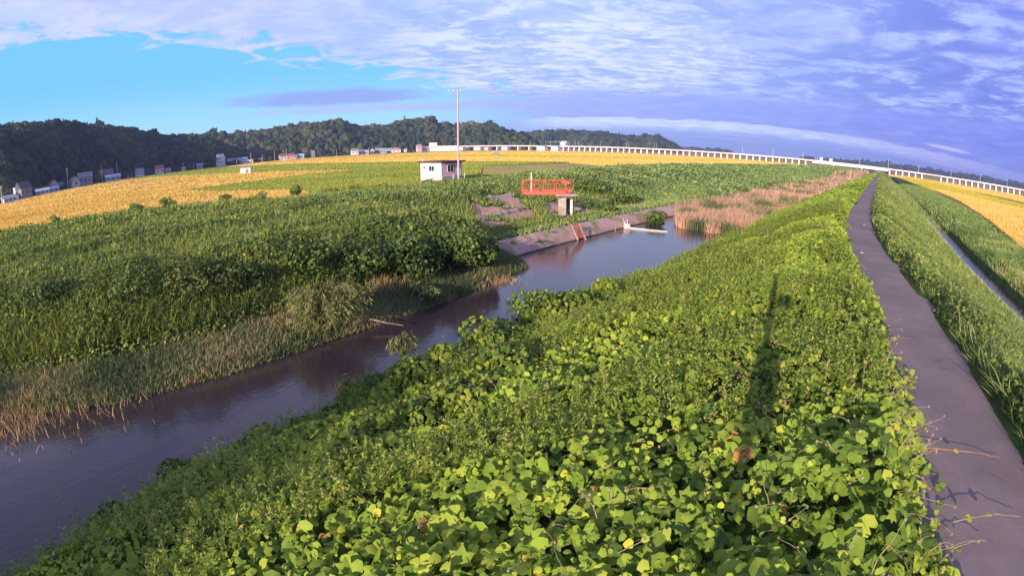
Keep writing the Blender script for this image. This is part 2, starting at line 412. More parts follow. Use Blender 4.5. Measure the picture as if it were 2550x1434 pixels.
M = {}
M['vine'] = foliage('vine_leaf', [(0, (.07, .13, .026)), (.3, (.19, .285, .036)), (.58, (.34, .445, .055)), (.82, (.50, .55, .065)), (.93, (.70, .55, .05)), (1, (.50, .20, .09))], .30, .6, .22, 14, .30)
M['bend'] = foliage('bend_leaf', [(0, (.03, .07, .018)), (.5, (.11, .18, .030)), (1, (.34, .38, .05))], .3, .55, .3)
M['herb'] = foliage('herb_leaf', [(0, (.07, .125, .025)), (.4, (.18, .275, .045)), (.75, (.36, .44, .08)), (1, (.60, .46, .18))], .3, .6, .2)
M['weed'] = foliage('weed_leaf', [(0, (.075, .12, .035)), (.4, (.18, .245, .058)), (.75, (.34, .40, .09)), (.92, (.40, .40, .09)), (1, (.50, .33, .14))], .28, .6, .2, .25, .5)
M['grass'] = foliage('grass_blade', [(0, (.08, .14, .045)), (.4, (.20, .29, .08)), (.75, (.36, .44, .13)), (1, (.58, .46, .25))], .25, .6, .2, .3, .5)
M['berm'] = foliage('berm_grass', [(0, (.09, .12, .06)), (.45, (.20, .23, .11)), (.75, (.32, .30, .16)), (1, (.56, .34, .20))], .2, .7, .15, .35, .6)
M['reed'] = foliage('reed_blade', [(0, (.10, .16, .06)), (.3, (.24, .26, .12)), (.6, (.56, .35, .24)), (1, (.82, .50, .38))], .25, .7, .15, .12, .35, (1.1, .95, .8))
M['willow'] = foliage('willow_leaf', [(0, (.07, .12, .04)), (.5, (.24, .28, .09)), (1, (.48, .44, .17))], .28, .6, .2, 1.0, .3)
M['oliveb'] = foliage('olive_bush_leaf', [(0, (.05, .08, .024)), (.5, (.13, .17, .045)), (1, (.30, .28, .08))], .28, .6, .2)
M['bush'] = foliage('bush_leaf', [(0, (.032, .062, .018)), (.5, (.095, .150, .030)), (1, (.22, .28, .055))], .28, .5, .3, 1.0, .3)
M['rice_gold'] = foliage('ripe_rice', [(0, (.46, .33, .07)), (.5, (.76, .52, .14)), (1, (.92, .68, .24))], .2, .7, .15, .035, .6, (1.05, 1, .8))
M['rice_green'] = foliage('green_rice', [(0, (.20, .26, .05)), (.5, (.33, .38, .075)), (1, (.54, .48, .10))], .25, .7, .15, .03, .6)
M['rice_yellow'] = foliage('yellowing_rice', [(0, (.34, .34, .05)), (.5, (.55, .47, .06)), (1, (.8, .55, .09))], .25, .7, .15, .03, .6)
M['stubble'] = foliage('stubble', [(0, (.18, .19, .08)), (.5, (.29, .26, .12)), (1, (.42, .31, .17))], .1, .8, .1, .05, .6)
M['forest'] = foliage('forest_leaf', [(0, (.018, .038, .028)), (.5, (.055, .082, .036)), (1, (.16, .165, .06))], .12, .7, .1, .012, .5)
M['bark'] = solid('bark', (.16, .11, .08), .9, .1, var=.25, nscale=6, bump=.5)
M['dry_stem'] = solid('dry_stem', (.42, .33, .20), .8, .2, var=.2)
M['runner'] = solid('vine_runner', (.55, .20, .09), .7, .3, var=.2)
M['green_stem'] = solid('green_stem', (.24, .30, .09), .7, .3, var=.2)
M['white_wall'] = solid('white_render', (.86, .84, .80), .85, .2, var=.05, nscale=1.2, bump=.1)
M['pink_dim_and_stain'] = solid('pink_dim_side_and_stain', (.82, .55, .56), .85, .2, var=.05, nscale=1.2, bump=.1)  # milder light on the hut's right face put into colour; also its stains
M['plinth'] = solid('grey_plinth', (.42, .36, .36), .9, .2, bump=.2)
M['concrete'] = solid('concrete', (.46, .37, .35), .9, .2, var=.16, nscale=1.6, bump=.3, c2=(.30, .24, .23))
M['dark_concrete'] = solid('dark_concrete', (.20, .17, .18), .9, .2, var=.1)
M['viaduct'] = solid('pale_concrete', (.80, .60, .64), .85, .2, var=.06, nscale=.05)
M['viaduct_pier'] = solid('pier_concrete', (.86, .80, .84), .85, .2, var=.05, nscale=.05)
M['red_paint'] = solid('orange_red_paint', (.66, .14, .085), .6, .4, var=.15, nscale=4, c2=(.46, .11, .07))
M['white_paint'] = solid('white_paint', (.88, .84, .86), .5, .4, var=.03)
M['roof_brown'] = solid('brown_roof', (.13, .06, .055), .7, .3)
M['glass'] = solid('window_glass', (.03, .035, .05), .12, .8, var=.1)
M['metal'] = solid('galvanised_metal', (.52, .50, .55), .5, .5, metal=.4, var=.1)
M['pole'] = solid('pole_concrete', (.58, .45, .45), .85, .2, var=.08, nscale=.8, c2=(.44, .35, .38))
M['boom'] = solid('white_boom', (.80, .66, .64), .6, .3, var=.08)
M['dead_wood'] = solid('dead_wood', (.40, .28, .22), .9, .1, var=.2)
M['litter'] = solid('white_litter', (.85, .85, .85), .5, .4, var=.02)
M['steel_dark'] = solid('dark_steel', (.08, .08, .09), .5, .4)

# ground: soil and short growth, bare patches by attribute
def ground_mat():
    m, w, out = new_mat('ground'); g = w.n('ShaderNodeNewGeometry'); P = g.outputs['Position']
    a = w.n('ShaderNodeAttribute', attribute_name='tint')
    n1 = w.noise(P, .35, 6, .65); n2 = w.noise(P, 2.6, 5, .7); n3 = w.noise(P, .01, 4, .55)
    green = w.mix(w.ss(n1, .35, .68), (.085, .125, .035), (.21, .20, .075))
    green = w.mix(w.m('MULTIPLY', w.ss(n2, .5, .75), .5), green, (.20, .15, .08))
    soil = w.mix(w.ss(n2, .3, .7), (.70, .41, .31), (.42, .245, .20))
    soil = w.mix(w.m('MULTIPLY', w.ss(n1, .55, .72), .7), soil, (.17, .20, .07))
    mud = w.mix(n2, (.10, .055, .035), (.17, .10, .07))
    farc = w.mix(w.ss(n3, .42, .6), (.27, .27, .06), (.62, .42, .09))
    c = w.mix(w.ss(a.outputs['Fac'], .45, .55), green, soil)
    c = w.mix(w.ss(a.outputs['Fac'], .95, 1.05), c, mud)
    c = w.mix(w.ss(a.outputs['Fac'], 1.45, 1.55), c, farc)
    p = w.n('ShaderNodeBsdfPrincipled'); w.l(c, p.inputs['Base Color']); p.inputs['Roughness'].default_value = .95; p.inputs['Specular IOR Level'].default_value = .1
    b = w.n('ShaderNodeBump'); b.inputs['Strength'].default_value = .7; b.inputs['Distance'].default_value = .12
    w.l(w.noise(P, 5.0, 5, .7), b.inputs['Height']); w.l(b.outputs[0], p.inputs['Normal'])
    w.l(p.outputs[0], out.inputs[0]); return m
M['ground'] = ground_mat()
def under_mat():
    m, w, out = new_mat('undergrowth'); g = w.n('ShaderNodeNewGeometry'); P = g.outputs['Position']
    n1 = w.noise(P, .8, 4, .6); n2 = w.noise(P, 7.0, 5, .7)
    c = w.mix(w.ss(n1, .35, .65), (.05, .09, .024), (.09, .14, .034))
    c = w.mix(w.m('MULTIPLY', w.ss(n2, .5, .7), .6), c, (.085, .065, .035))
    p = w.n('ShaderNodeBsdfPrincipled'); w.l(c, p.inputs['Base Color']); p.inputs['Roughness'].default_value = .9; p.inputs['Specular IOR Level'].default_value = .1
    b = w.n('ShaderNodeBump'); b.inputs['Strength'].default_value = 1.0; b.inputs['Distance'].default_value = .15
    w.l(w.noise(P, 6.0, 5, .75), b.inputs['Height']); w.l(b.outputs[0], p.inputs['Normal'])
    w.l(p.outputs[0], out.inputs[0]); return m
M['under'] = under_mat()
def path_mat(name, c1, c2):
    m, w, out = new_mat(name); g = w.n('ShaderNodeNewGeometry'); P = g.outputs['Position']
    n1 = w.noise(P, .45, 5, .65); n2 = w.noise(P, 7.0, 6, .75); n3 = w.noise(P, 55.0, 3, .7); n4 = w.noise(P, 1.8, 5, .7, .6)
    c = w.mix(w.ss(n1, .35, .65), c1, c2); c = w.mix(w.m('MULTIPLY', w.ss(n2, .5, .72), .4), c, tuple(x * .68 for x in c1))
    c = w.mix(w.m('MULTIPLY', w.ss(n4, .56, .70), .55), c, (.27, .20, .15))
    c = w.mix(w.m('MULTIPLY', w.ss(n3, .5, .8), .5), c, tuple(min(1, x * 1.5) for x in c1))
    v = w.n('ShaderNodeTexVoronoi', feature='DISTANCE_TO_EDGE'); v.inputs['Scale'].default_value = .42; vm = w.n('ShaderNodeVectorMath', operation='ADD'); w.l(P, vm.inputs[0])
    nn = w.n('ShaderNodeTexNoise'); nn.inputs['Scale'].default_value = 1.3; nn.inputs['Detail'].default_value = 5; w.l(P, nn.inputs['Vector']); w.l(nn.outputs[1], vm.inputs[1]); w.l(vm.outputs[0], v.inputs['Vector'])
    crack = w.m('MULTIPLY', w.ss(v.outputs['Distance'], .012, .003), w.ss(n1, .56, .62)); c = w.mix(w.m('MULTIPLY', crack, .45), c, (.06, .05, .05))
    p = w.n('ShaderNodeBsdfPrincipled'); w.l(c, p.inputs['Base Color']); p.inputs['Roughness'].default_value = .85; p.inputs['Specular IOR Level'].default_value = .2
    b = w.n('ShaderNodeBump'); b.inputs['Strength'].default_value = .5; b.inputs['Distance'].default_value = .015
    w.l(w.m('ADD', n3, n2), b.inputs['Height']); w.l(b.outputs[0], p.inputs['Normal']); w.l(p.outputs[0], out.inputs[0]); return m
M['path'] = path_mat('path_asphalt', (.29, .22, .215), (.21, .16, .165))
M['road'] = path_mat('road_gravel', (.40, .30, .30), (.30, .22, .24))
def water_mat():
    m, w, out = new_mat('river_water'); g = w.n('ShaderNodeNewGeometry'); P = g.outputs['Position']
    c = w.mix(w.noise(P, .12, 3, .5), (.040, .028, .040), (.052, .033, .036))
    d = w.n('ShaderNodeBsdfPrincipled'); w.l(c, d.inputs['Base Color']); d.inputs['Roughness'].default_value = .10
    d.inputs['IOR'].default_value = 1.45; d.inputs['Specular IOR Level'].default_value = .5
    b = w.n('ShaderNodeBump'); b.inputs['Strength'].default_value = .17; b.inputs['Distance'].default_value = .04
    h = w.m('ADD', w.noise(w.mapping(P, (1, 1, 1), (0, 0, R(30))), 5.0, 3, .55), w.m('MULTIPLY', w.noise(P, 1.1, 2, .5), 1.2))
    w.l(h, b.inputs['Height']); w.l(b.outputs[0], d.inputs['Normal']); w.l(d.outputs[0], out.inputs[0]); return m
M['water'] = water_mat()

# ------------------------------------------------------------------ ground, water, path, road
def grid_faces(n, m):
    i = np.arange(n - 1)[:, None] * m + np.arange(m - 1)[None, :]
    return np.stack([i, i + m, i + m + 1, i + 1], -1).reshape(-1, 4)
gf = grid_faces(NS, NU)
v_ = far_edge(GS) - GU; t_ = (GU + 1.6) / (near_edge(GS) + 1.6)
att = np.zeros(GS.shape)
att = np.where(inpoly(GX, GY, GRAV) | inpoly(GX, GY, GRAV2), .75, att)
att = np.where((GZ < -1.55) & (GU < 0), 1.25, att)
att = np.where((np.abs(GU - 10.8) < .75), 1.25, att)
att = np.where((v_ > 40) & (GS > 90) | (GU > 24) | (np.abs(GU) > 150), 2.0, att)
att = np.where((GU > -155) & (GU < -40) & ~inpoly(GX, GY, [(-400, -200)] + VEGL + [(22, -200)]) & (GS < 115), .2, att)
tag(mesh_obj('ground', np.stack([GX, GY, GZ], -1), gf, M['ground'], tint=att, smooth=True), kind='structure')

def ribbon(name, s, ul, ur, z, mat, kind='structure', nd=1):
    s = np.asarray(s, float); us = [ul + (ur - ul) * k / nd for k in range(nd + 1)]
    V = []
    for u in us:
        x, y = cxy(s, u * np.ones_like(s)); V.append(np.stack([x, y, z * np.ones_like(s)], -1))
    V = np.stack(V, 1)
    return tag(mesh_obj(name, V, grid_faces(len(s), nd + 1), mat, smooth=True), kind=kind)
sw = np.arange(-60, 337, 4.0)
ribbon('river_water', sw, np.minimum(far_edge(sw) - 1.5, -26), near_edge(sw) + .8, -2.0, M['water'], nd=6)
sdch = np.concatenate([np.arange(-60, 350, 4), np.arange(350, 1100, 30)])
ribbon('ditch_water', sdch[sdch < 340], 9.9, 11.8, -.28, M['water'])
sp = np.concatenate([np.arange(-60, 130, 1.0), np.arange(130, 1150, 10)])
pe = 1.28 + .10 * vn(sp / 1.7, sp * 0, 21); pe2 = 1.25 + .08 * vn(sp / 1.3, sp * 0, 22)
ribbon('path', sp, -pe, pe2, 2.475, M['path'], nd=4)
# access road passing the hut
def strip(name, L, w, z, mat, kind='structure'):
    P = [Vector((*p, 0)) for p in chaikin(L)]; V = []
    for i, p in enumerate(P):
        t = (P[min(i + 1, len(P) - 1)] - P[max(i - 1, 0)]).normalized(); n = Vector((t.y, -t.x, 0))
        for k in (-1, 1):
            q = p + n * w / 2 * k; ss_, uu_ = su(q.x, q.y); zz = float(terr(ss_, uu_)[0]) + .06 if z is None else z
            V.append((q.x, q.y, zz))
    return tag(mesh_obj(name, V, grid_faces(len(P), 2), mat), kind=kind)
strip('road', ROADC, 3.2, 1.12, M['road'])

# ------------------------------------------------------------------ scatter helpers
def unit(v): return v / np.maximum(np.linalg.norm(v, axis=-1, keepdims=True), 1e-9)
def frame(nrm):
    """random tangent frame round given normals"""
    r = rng.normal(size=nrm.shape); t1 = unit(r - (r * nrm).sum(-1, keepdims=True) * nrm); return t1, np.cross(nrm, t1)
def scatter(tv, tf, P, t1, t2, n, sx, sy, sz, tint):
    tv = np.asarray(tv, float); K = len(tv); N = len(P)
    V = P[:, None] + t1[:, None] * (tv[None, :, 0, None] * np.reshape(sx, (-1, 1, 1))) + t2[:, None] * (tv[None, :, 1, None] * np.reshape(sy, (-1, 1, 1))) + n[:, None] * (tv[None, :, 2, None] * np.reshape(sz, (-1, 1, 1)))
    off = (np.arange(N) * K)[:, None, None]
    F = [(off + np.asarray(f)[None]).reshape(-1, len(f[0])) for f in tf]
    return V.reshape(-1, 3), F, np.repeat(tint, K)
def merge(parts):
    V = []; F3 = []; F4 = []; T = []; b = 0
    for v, fs, t in parts:
        V.append(v); T.append(t)
        for f in fs:
            (F3 if f.shape[1] == 3 else F4).append(f + b)
        b += len(v)
    F = []
    if F3: F.append(np.concatenate(F3))
    if F4: F.append(np.concatenate(F4))
    return np.concatenate(V), F, np.concatenate(T)
# lobed leaf: a centre and an outline of five shallow lobes, cupped
def leaf_template():
    pts = [(0, -.14), (.17, -.44), (.40, -.42), (.50, -.20), (.58, .04), (.50, .20), (.38, .40), (.19, .45), (0, .56), (-.19, .45), (-.38, .40), (-.50, .20), (-.58, .04), (-.50, -.20), (-.40, -.42), (-.17, -.44)]
    v = [(0, .02, -.02)] + [(x, y, -.28 * (x * x + y * y) + .05 * math.sin(3 * math.atan2(y, x))) for x, y in pts]
    n = len(pts)
    return v, [[(0, 1 + i, 1 + (i + 1) % n) for i in range(n)]]
LEAF = leaf_template()
def leaf_template2():
    rr = [.30, .50, .36, .60, .40, .66, .40, .60, .36, .50, .30, .12]; v = [(0, 0, -.04)]
    for i, q in enumerate(rr):
        a = math.radians(-60 + i * 27.5) ; v.append((q * math.cos(a), q * math.sin(a) + .02, -.20 * q * (1 + (i % 2)) + .06 * math.sin(2.1 * i)))
    return v, [[(0, 1 + i, 1 + (i + 1) % 12) for i in range(12)]]
LEAFB = leaf_template2()
LEAF6 = ([(0, .0, .05), (0, -.4, -.05), (.45, -.3, -.07), (.5, .15, -.06), (0, .58, -.08), (-.5, .15, -.06), (-.45, -.3, -.07)], [[(0, 1, 2), (0, 2, 3), (0, 3, 4), (0, 4, 5), (0, 5, 6), (0, 6, 1)]])
LEAF4 = ([(0, -.5, -.05), (.5, 0, -.08), (0, .5, -.05), (-.5, 0, -.08), (0, 0, .06)], [[(4, 0, 1), (4, 1, 2), (4, 2, 3), (4, 3, 0)]])
RHOMB = ([(0, 0, 0), (.5, .45, .05), (0, 1, -.05), (-.5, .45, .05)], [[(0, 1, 2, 3)]])
BLADE = ([(-.5, 0, 0), (.5, 0, 0), (.42, .08, .55), (-.42, .08, .55), (0, .36, 1.0)], [[(0, 1, 2, 3)], [(3, 2, 4)]])
SUNV = np.array([-dl.x, -dl.y, -dl.z])
def su_pts(n, s0, s1, u0, u1):
    s = rng.uniform(s0, s1, n); u = rng.uniform(u0, u1, n); x, y = cxy(s, u); return s, u, x, y
def inview(x, y, m=76): return (np.abs(np.degrees(np.arctan2(x, y))) < m) | (np.hypot(x, y) < 6)
def gz(s, u, x, y): return terr(s, u)
def leaves_on(s, u, x, y, size, depth, T, tilt=.72, sunb=.55, minh=.06, tint_mu=.40, tint_sd=.15, lift=.0, patch=.16):
    h = vegh(s, u, x, y); k = (h > minh) & inview(x, y); size = size[k] if isinstance(size, np.ndarray) else size; s, u, x, y, h = s[k], u[k], x[k], y[k], h[k]
    d = rng.random(len(s)) ** 1.6 * np.minimum(depth, h * .8)
    z = terr(s, u) + h * .98 - d + lift + .07
    P = np.stack([x, y, z], -1)
    nr = np.array([0, 0, 1.0]) + SUNV * sunb + rng.normal(size=P.shape) * tilt * np.array([1, 1, .5]); nr[:, 2] = np.abs(nr[:, 2]) + .1; nr = unit(nr)
    t1, t2 = frame(nr)
    sz = size * rng.lognormal(0, .28, len(s))
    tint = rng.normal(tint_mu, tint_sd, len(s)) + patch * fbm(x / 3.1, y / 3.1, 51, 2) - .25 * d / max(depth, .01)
    rare = rng.random(len(s)); tint = np.clip(tint, 0, .86); tint = np.where(rare > .988, rng.uniform(.88, .96, len(s)), tint); tint = np.where(rare > .9965, 1.0, tint)
    return scatter(*T, P, t1, t2, nr, sz, sz, sz, tint)
def blades_on(s, u, x, y, ht, wd, tint_mu=.45, tint_sd=.2, lean=.25, base=.4, minh=.05, patch=.15, hvar=.3, keep=None, zoff=0.0):
    h = vegh(s, u, x, y); k = (h > minh) & inview(x, y)
    if keep is not None: k &= keep
    if isinstance(wd, np.ndarray): wd = wd[k]
    s, u, x, y, h = s[k], u[k], x[k], y[k], h[k]
    P = np.stack([x, y, terr(s, u) + h * base + zoff], -1); N = len(s)
    n = unit(np.array([0, 0, 1.0]) + rng.normal(size=(N, 3)) * lean * np.array([1, 1, 0])); t1, t2 = frame(n)
    hh = ht * rng.lognormal(0, hvar, N); ww = wd * rng.lognormal(0, .25, N)
    tint = np.clip(rng.normal(tint_mu, tint_sd, N) + patch * fbm(x / 4., y / 4., 61, 2), 0, 1)
    return scatter(*BLADE, P, t1, t2, n, ww, hh, hh, tint)
def sprigs(s, u, x, y, ht, nl, ll, lw, tint_mu=.5, tint_sd=.14, keep=None, minh=.1, base=.55):
    """upright stems carrying narrow leaflets"""
    h = vegh(s, u, x, y); k = (h > minh) & inview(x, y)
    if keep is not None: k &= keep
    s, u, x, y, h = s[k], u[k], x[k], y[k], h[k]; N = len(s)
    B = np.stack([x, y, terr(s, u) + h * base], -1); n = unit(np.array([0, 0, 1.0]) + rng.normal(size=(N, 3)) * .16 * np.array([1, 1, 0]))
    hh = ht * rng.lognormal(0, .25, N); tt = np.clip(rng.normal(tint_mu, tint_sd, N), 0, 1)
    a = rng.random((N, nl)); th = rng.uniform(0, 2 * np.pi, (N, nl)); up = rng.uniform(.25, 1.1, (N, nl))
    P = B[:, None] + n[:, None] * (hh[:, None] * (.15 + .85 * a))[..., None]
    t2 = unit(np.stack([np.cos(th), np.sin(th), up], -1)); r = np.array([0, 0, 1.0]) - t2 * t2[..., 2:3]; nr = unit(r + rng.normal(size=t2.shape) * .3); t1 = np.cross(t2, nr); t1 = unit(t1); nr = np.cross(t1, t2)
    L = ll * (1.1 - .5 * a) * rng.lognormal(0, .2, (N, nl))
    tint = np.clip(np.repeat(tt, nl) + rng.normal(0, .08, N * nl), 0, 1)
    return scatter(*RHOMB, P.reshape(-1, 3), t1.reshape(-1, 3), t2.reshape(-1, 3), nr.reshape(-1, 3), lw * np.ones(N * nl), L.ravel(), L.ravel(), tint)

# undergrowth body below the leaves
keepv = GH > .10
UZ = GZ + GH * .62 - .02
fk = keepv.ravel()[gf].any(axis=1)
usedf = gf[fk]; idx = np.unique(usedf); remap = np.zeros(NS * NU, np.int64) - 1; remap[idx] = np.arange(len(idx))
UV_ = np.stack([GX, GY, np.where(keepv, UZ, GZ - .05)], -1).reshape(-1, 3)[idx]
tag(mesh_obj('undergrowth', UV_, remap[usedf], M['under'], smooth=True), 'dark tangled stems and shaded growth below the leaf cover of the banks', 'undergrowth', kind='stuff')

def herb_mask(s, u, x, y, seed=91): return (fbm(x / 4.2, y / 4.2, seed, 2) + .12 * (u < -4) - .5 * (np.hypot(x, y) < 6.5)) > .07
# ------------------------------------------------------------------ vine covered slope of the near levee
parts = []
a = su_pts(32000, 48, 70, -18, -.9); hm = herb_mask(*a); hm = ~hm | (rng.random(len(hm)) < .35); a = [q[hm] for q in a]
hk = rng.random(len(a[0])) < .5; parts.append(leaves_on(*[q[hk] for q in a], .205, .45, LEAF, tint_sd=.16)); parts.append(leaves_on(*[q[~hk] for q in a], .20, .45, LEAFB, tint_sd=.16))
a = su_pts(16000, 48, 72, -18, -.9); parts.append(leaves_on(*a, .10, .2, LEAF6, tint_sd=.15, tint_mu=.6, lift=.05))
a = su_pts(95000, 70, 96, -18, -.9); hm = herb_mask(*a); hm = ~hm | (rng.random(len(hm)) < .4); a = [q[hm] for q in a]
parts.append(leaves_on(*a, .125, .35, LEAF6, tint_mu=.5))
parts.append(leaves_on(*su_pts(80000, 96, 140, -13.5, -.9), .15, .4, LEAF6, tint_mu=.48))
parts.append(leaves_on(*su_pts(60000, 140, 230, -13.5, -.9), .27, .4, LEAF4, tint_mu=.46))
parts.append(leaves_on(*su_pts(26000, 230, 420, -13, -.9), .62, .4, LEAF4, tint_mu=.42))
parts.append(leaves_on(*su_pts(9000, 420, 800, -13, -.9), 1.3, .3, LEAF4, tint_mu=.4))
n = 2600; s = rng.uniform(50, 110, n); u = rng.uniform(-1.45, -.55, n); k = u < -1.05 + .55 * vn(s / .8, s * 0, 33) * (vn(s / 3.1, s * 0, 34) > -.2); s, u = s[k], u[k]; x, y = cxy(s, u); P = np.stack([x, y, 2.50 + rng.random(len(s)) * .14], -1)
nr = unit(np.array([0, 0, 1.0]) + SUNV * .4 + rng.normal(size=P.shape) * .45); t1, t2 = frame(nr); s_ = rng.uniform(.05, .15, len(s)); parts.append(scatter(*LEAF6, P, t1, t2, nr, s_, s_, s_, np.clip(rng.normal(.45, .2, len(s)), 0, .86)))
V, F, T = merge(parts)
tag(mesh_obj('vine_cover', V, F, M['vine'], tint=T), 'broad lobed green vine leaves carpeting the levee slope between river and path', 'vines', kind='stuff')
# upright weeds among the vines
parts = []
a = su_pts(14000, 50, 74, -16.5, -1.6); parts.append(sprigs(*a, .46, 16, .11, .032, .60, base=.86, keep=herb_mask(*a)))
a = su_pts(19000, 74, 105, -16.5, -1.6); parts.append(sprigs(*a, .5, 12, .14, .04, .60, base=.84, keep=herb_mask(*a)))
a = su_pts(3400, 50, 80, -16.5, -1.4); parts.append(sprigs(*a, .38, 12, .09, .03, .62, base=.85, keep=rng.random(3400) < .5))
s = rng.uniform(46, 84, 5200); u = near_edge(s) + rng.normal(.35, .7, 5200); x, y = cxy(s, u); parts.append(sprigs(s, u, x, y, .7 + .5 * np.maximum(0, vn(s / 1.6, s * 0, 44)).mean(), 18, .13, .035, .38, base=.45, minh=.04))
V, F, T = merge(parts)
tag(mesh_obj('upright_weeds', V, F, M['herb'], tint=T), 'thin upright yellow green weeds standing up through the vine leaves', 'weeds', kind='stuff')

# ------------------------------------------------------------------ right side of the path
parts = []
parts.append(leaves_on(*su_pts(46000, 50, 90, 1.0, 8.8), .09, .25, LEAF4, tint_mu=.5, tilt=.8, patch=.4))
parts.append(leaves_on(*su_pts(16000, 49, 66, .95, 3.2), .085, .35, LEAF4, tint_mu=.45, tilt=.9))
parts.append(leaves_on(*su_pts(36000, 90, 160, 1.0, 8.8), .15, .25, LEAF4, tint_mu=.5, tilt=.8, patch=.4))
parts.append(leaves_on(*su_pts(18000, 160, 330, 1.0, 8.8), .34, .3, LEAF4, tint_mu=.45, tilt=.8))
parts.append(leaves_on(*su_pts(9000, 330, 800, 1.0, 8.8), .9, .3, LEAF4, tint_mu=.42, tilt=.8))
V, F, T = merge(parts)
tag(mesh_obj('verge_weeds', V, F, M['weed'], tint=T), 'small leaved green weeds covering the slope right of the path', 'weeds', kind='stuff')
parts = []
parts.append(blades_on(*su_pts(12000, 49, 70, .95, 3.0), .5, .016, .55, lean=.6, base=.3))
parts.append(sprigs(*su_pts(1500, 50, 90, 1.1, 6), .5, 12, .10, .03, .5, base=.7))
parts.append(blades_on(*su_pts(26000, 50, 90, 1.1, 9.2), .27, .022, .5, lean=.35))
parts.append(blades_on(*su_pts(26000, 90, 160, 1.1, 9.2), .3, .05, .5, lean=.35))
parts.append(blades_on(*su_pts(14000, 160, 330, 1.1, 9.2), .5, .13, .5, lean=.35))
parts.append(blades_on(*su_pts(42000, 70, 130, 11.7, 24), .28, .05, .46, lean=.4, minh=.02, patch=.6))
parts.append(blades_on(*su_pts(9000, 70, 150, 8.4, 10.1), .14, .035, .85, lean=.6, minh=.02, tint_sd=.1))
parts.append(blades_on(*su_pts(9000, 128, 340, 10.1, 11.6), .5, .10, .5, lean=.5, minh=-1, base=0))
parts.append(blades_on(*su_pts(22000, 130, 330, 11.6, 24), .3, .14, .42, lean=.4, minh=.02))
V, F, T = merge(parts)
tag(mesh_obj('verge_grass', V, F, M['grass'], tint=T), 'long green grass blades right of the path and along the ditch', 'grass', kind='stuff')

# ------------------------------------------------------------------ left bank
parts = []; parts2 = []
def xy_pts(n, x0, x1, y0, y1):
    x = rng.uniform(x0, x1, n); y = rng.uniform(y0, y1, n); s, u = su(x, y); return s, u, x, y
def vgt(a, lo, hi=1e9):
    v = far_edge(a[0]) - a[1]; k = (v > lo) & (v < hi); return [q[k] for q in a]
def polar_pts(n, a0, a1, r0, r1):
    a = np.radians(rng.uniform(a0, a1, n)); d = 1 / np.sqrt(rng.uniform(1 / r1 ** 2, 1 / r0 ** 2, n)) * .35 + .65 / rng.uniform(1 / r1, 1 / r0, n); x, y = d * np.sin(a), d * np.cos(a); s, u = su(x, y); return s, u, x, y
a = vgt(polar_pts(150000, -62, 10, 16, 110), 3.0); parts.append(leaves_on(*a, .075 + .0030 * np.hypot(a[2], a[3]), .5, LEAF4, tilt=.8, tint_mu=.42, tint_sd=.17, patch=.35))
a = vgt(polar_pts(170000, -62, 10, 18, 110), 3.4); parts2.append(blades_on(*a, .50, .014 + .0010 * np.hypot(a[2], a[3]), .47, lean=.25, base=.62, patch=.35))
a = vgt(polar_pts(9000, -62, -5, 15, 45), 3.2, 9); parts.append(sprigs(*a, .7, 14, .16, .05, .45, base=.7))
V, F, T = merge(parts)
tag(mesh_obj('flood_meadow_weeds', V, F, M['weed'], tint=T), 'dense dark green weeds filling the flood meadow left of the river', 'weeds', kind='stuff')
V, F, T = merge(parts2)
tag(mesh_obj('flood_meadow_grass', V, F, M['weed'], tint=T), 'tall upright grass standing in the flood meadow left of the river', 'grass', kind='stuff')
# beyond the revetment: embankment growth
parts = []
a = vgt(su_pts(56000, 88, 150, -60, -25.8), 1.6); parts.append(leaves_on(*a, .22, .4, LEAF4, tilt=.7, tint_mu=.52, patch=.25))
a = vgt(su_pts(40000, 150, 330, -58, -22), .8); parts.append(leaves_on(*a, .48, .4, LEAF4, tilt=.7, tint_mu=.47, patch=.2))
a = vgt(su_pts(12000, 330, 900, -58, -20), .8); parts.append(leaves_on(*a, 1.5, .4, LEAF4, tilt=.7, tint_mu=.45, patch=.2))
a = vgt(su_pts(26000, 88, 150, -60, -25.8), 1.6); parts.append(blades_on(*a, .4, .06, .6, lean=.4, patch=.3))
V, F, T = merge(parts)
tag(mesh_obj('embankment_weeds', V, F, M['grass'], tint=T), 'light green weeds and grass on the far embankment around the red platform', 'weeds', kind='stuff')
# short grass on the river berm
parts = []
a = vgt(su_pts(210000, 40, 88, -34, -20), -.25, 4.2)
parts.append(blades_on(*a, .24, .028, .47, .15, lean=.45, base=.3, minh=.02, patch=.65))
v = None
V, F, T = merge(parts)
tag(mesh_obj('berm_grass', V, F, M['berm'], tint=T), 'short grey green and straw coloured grass on the low river berm', 'grass', kind='stuff')

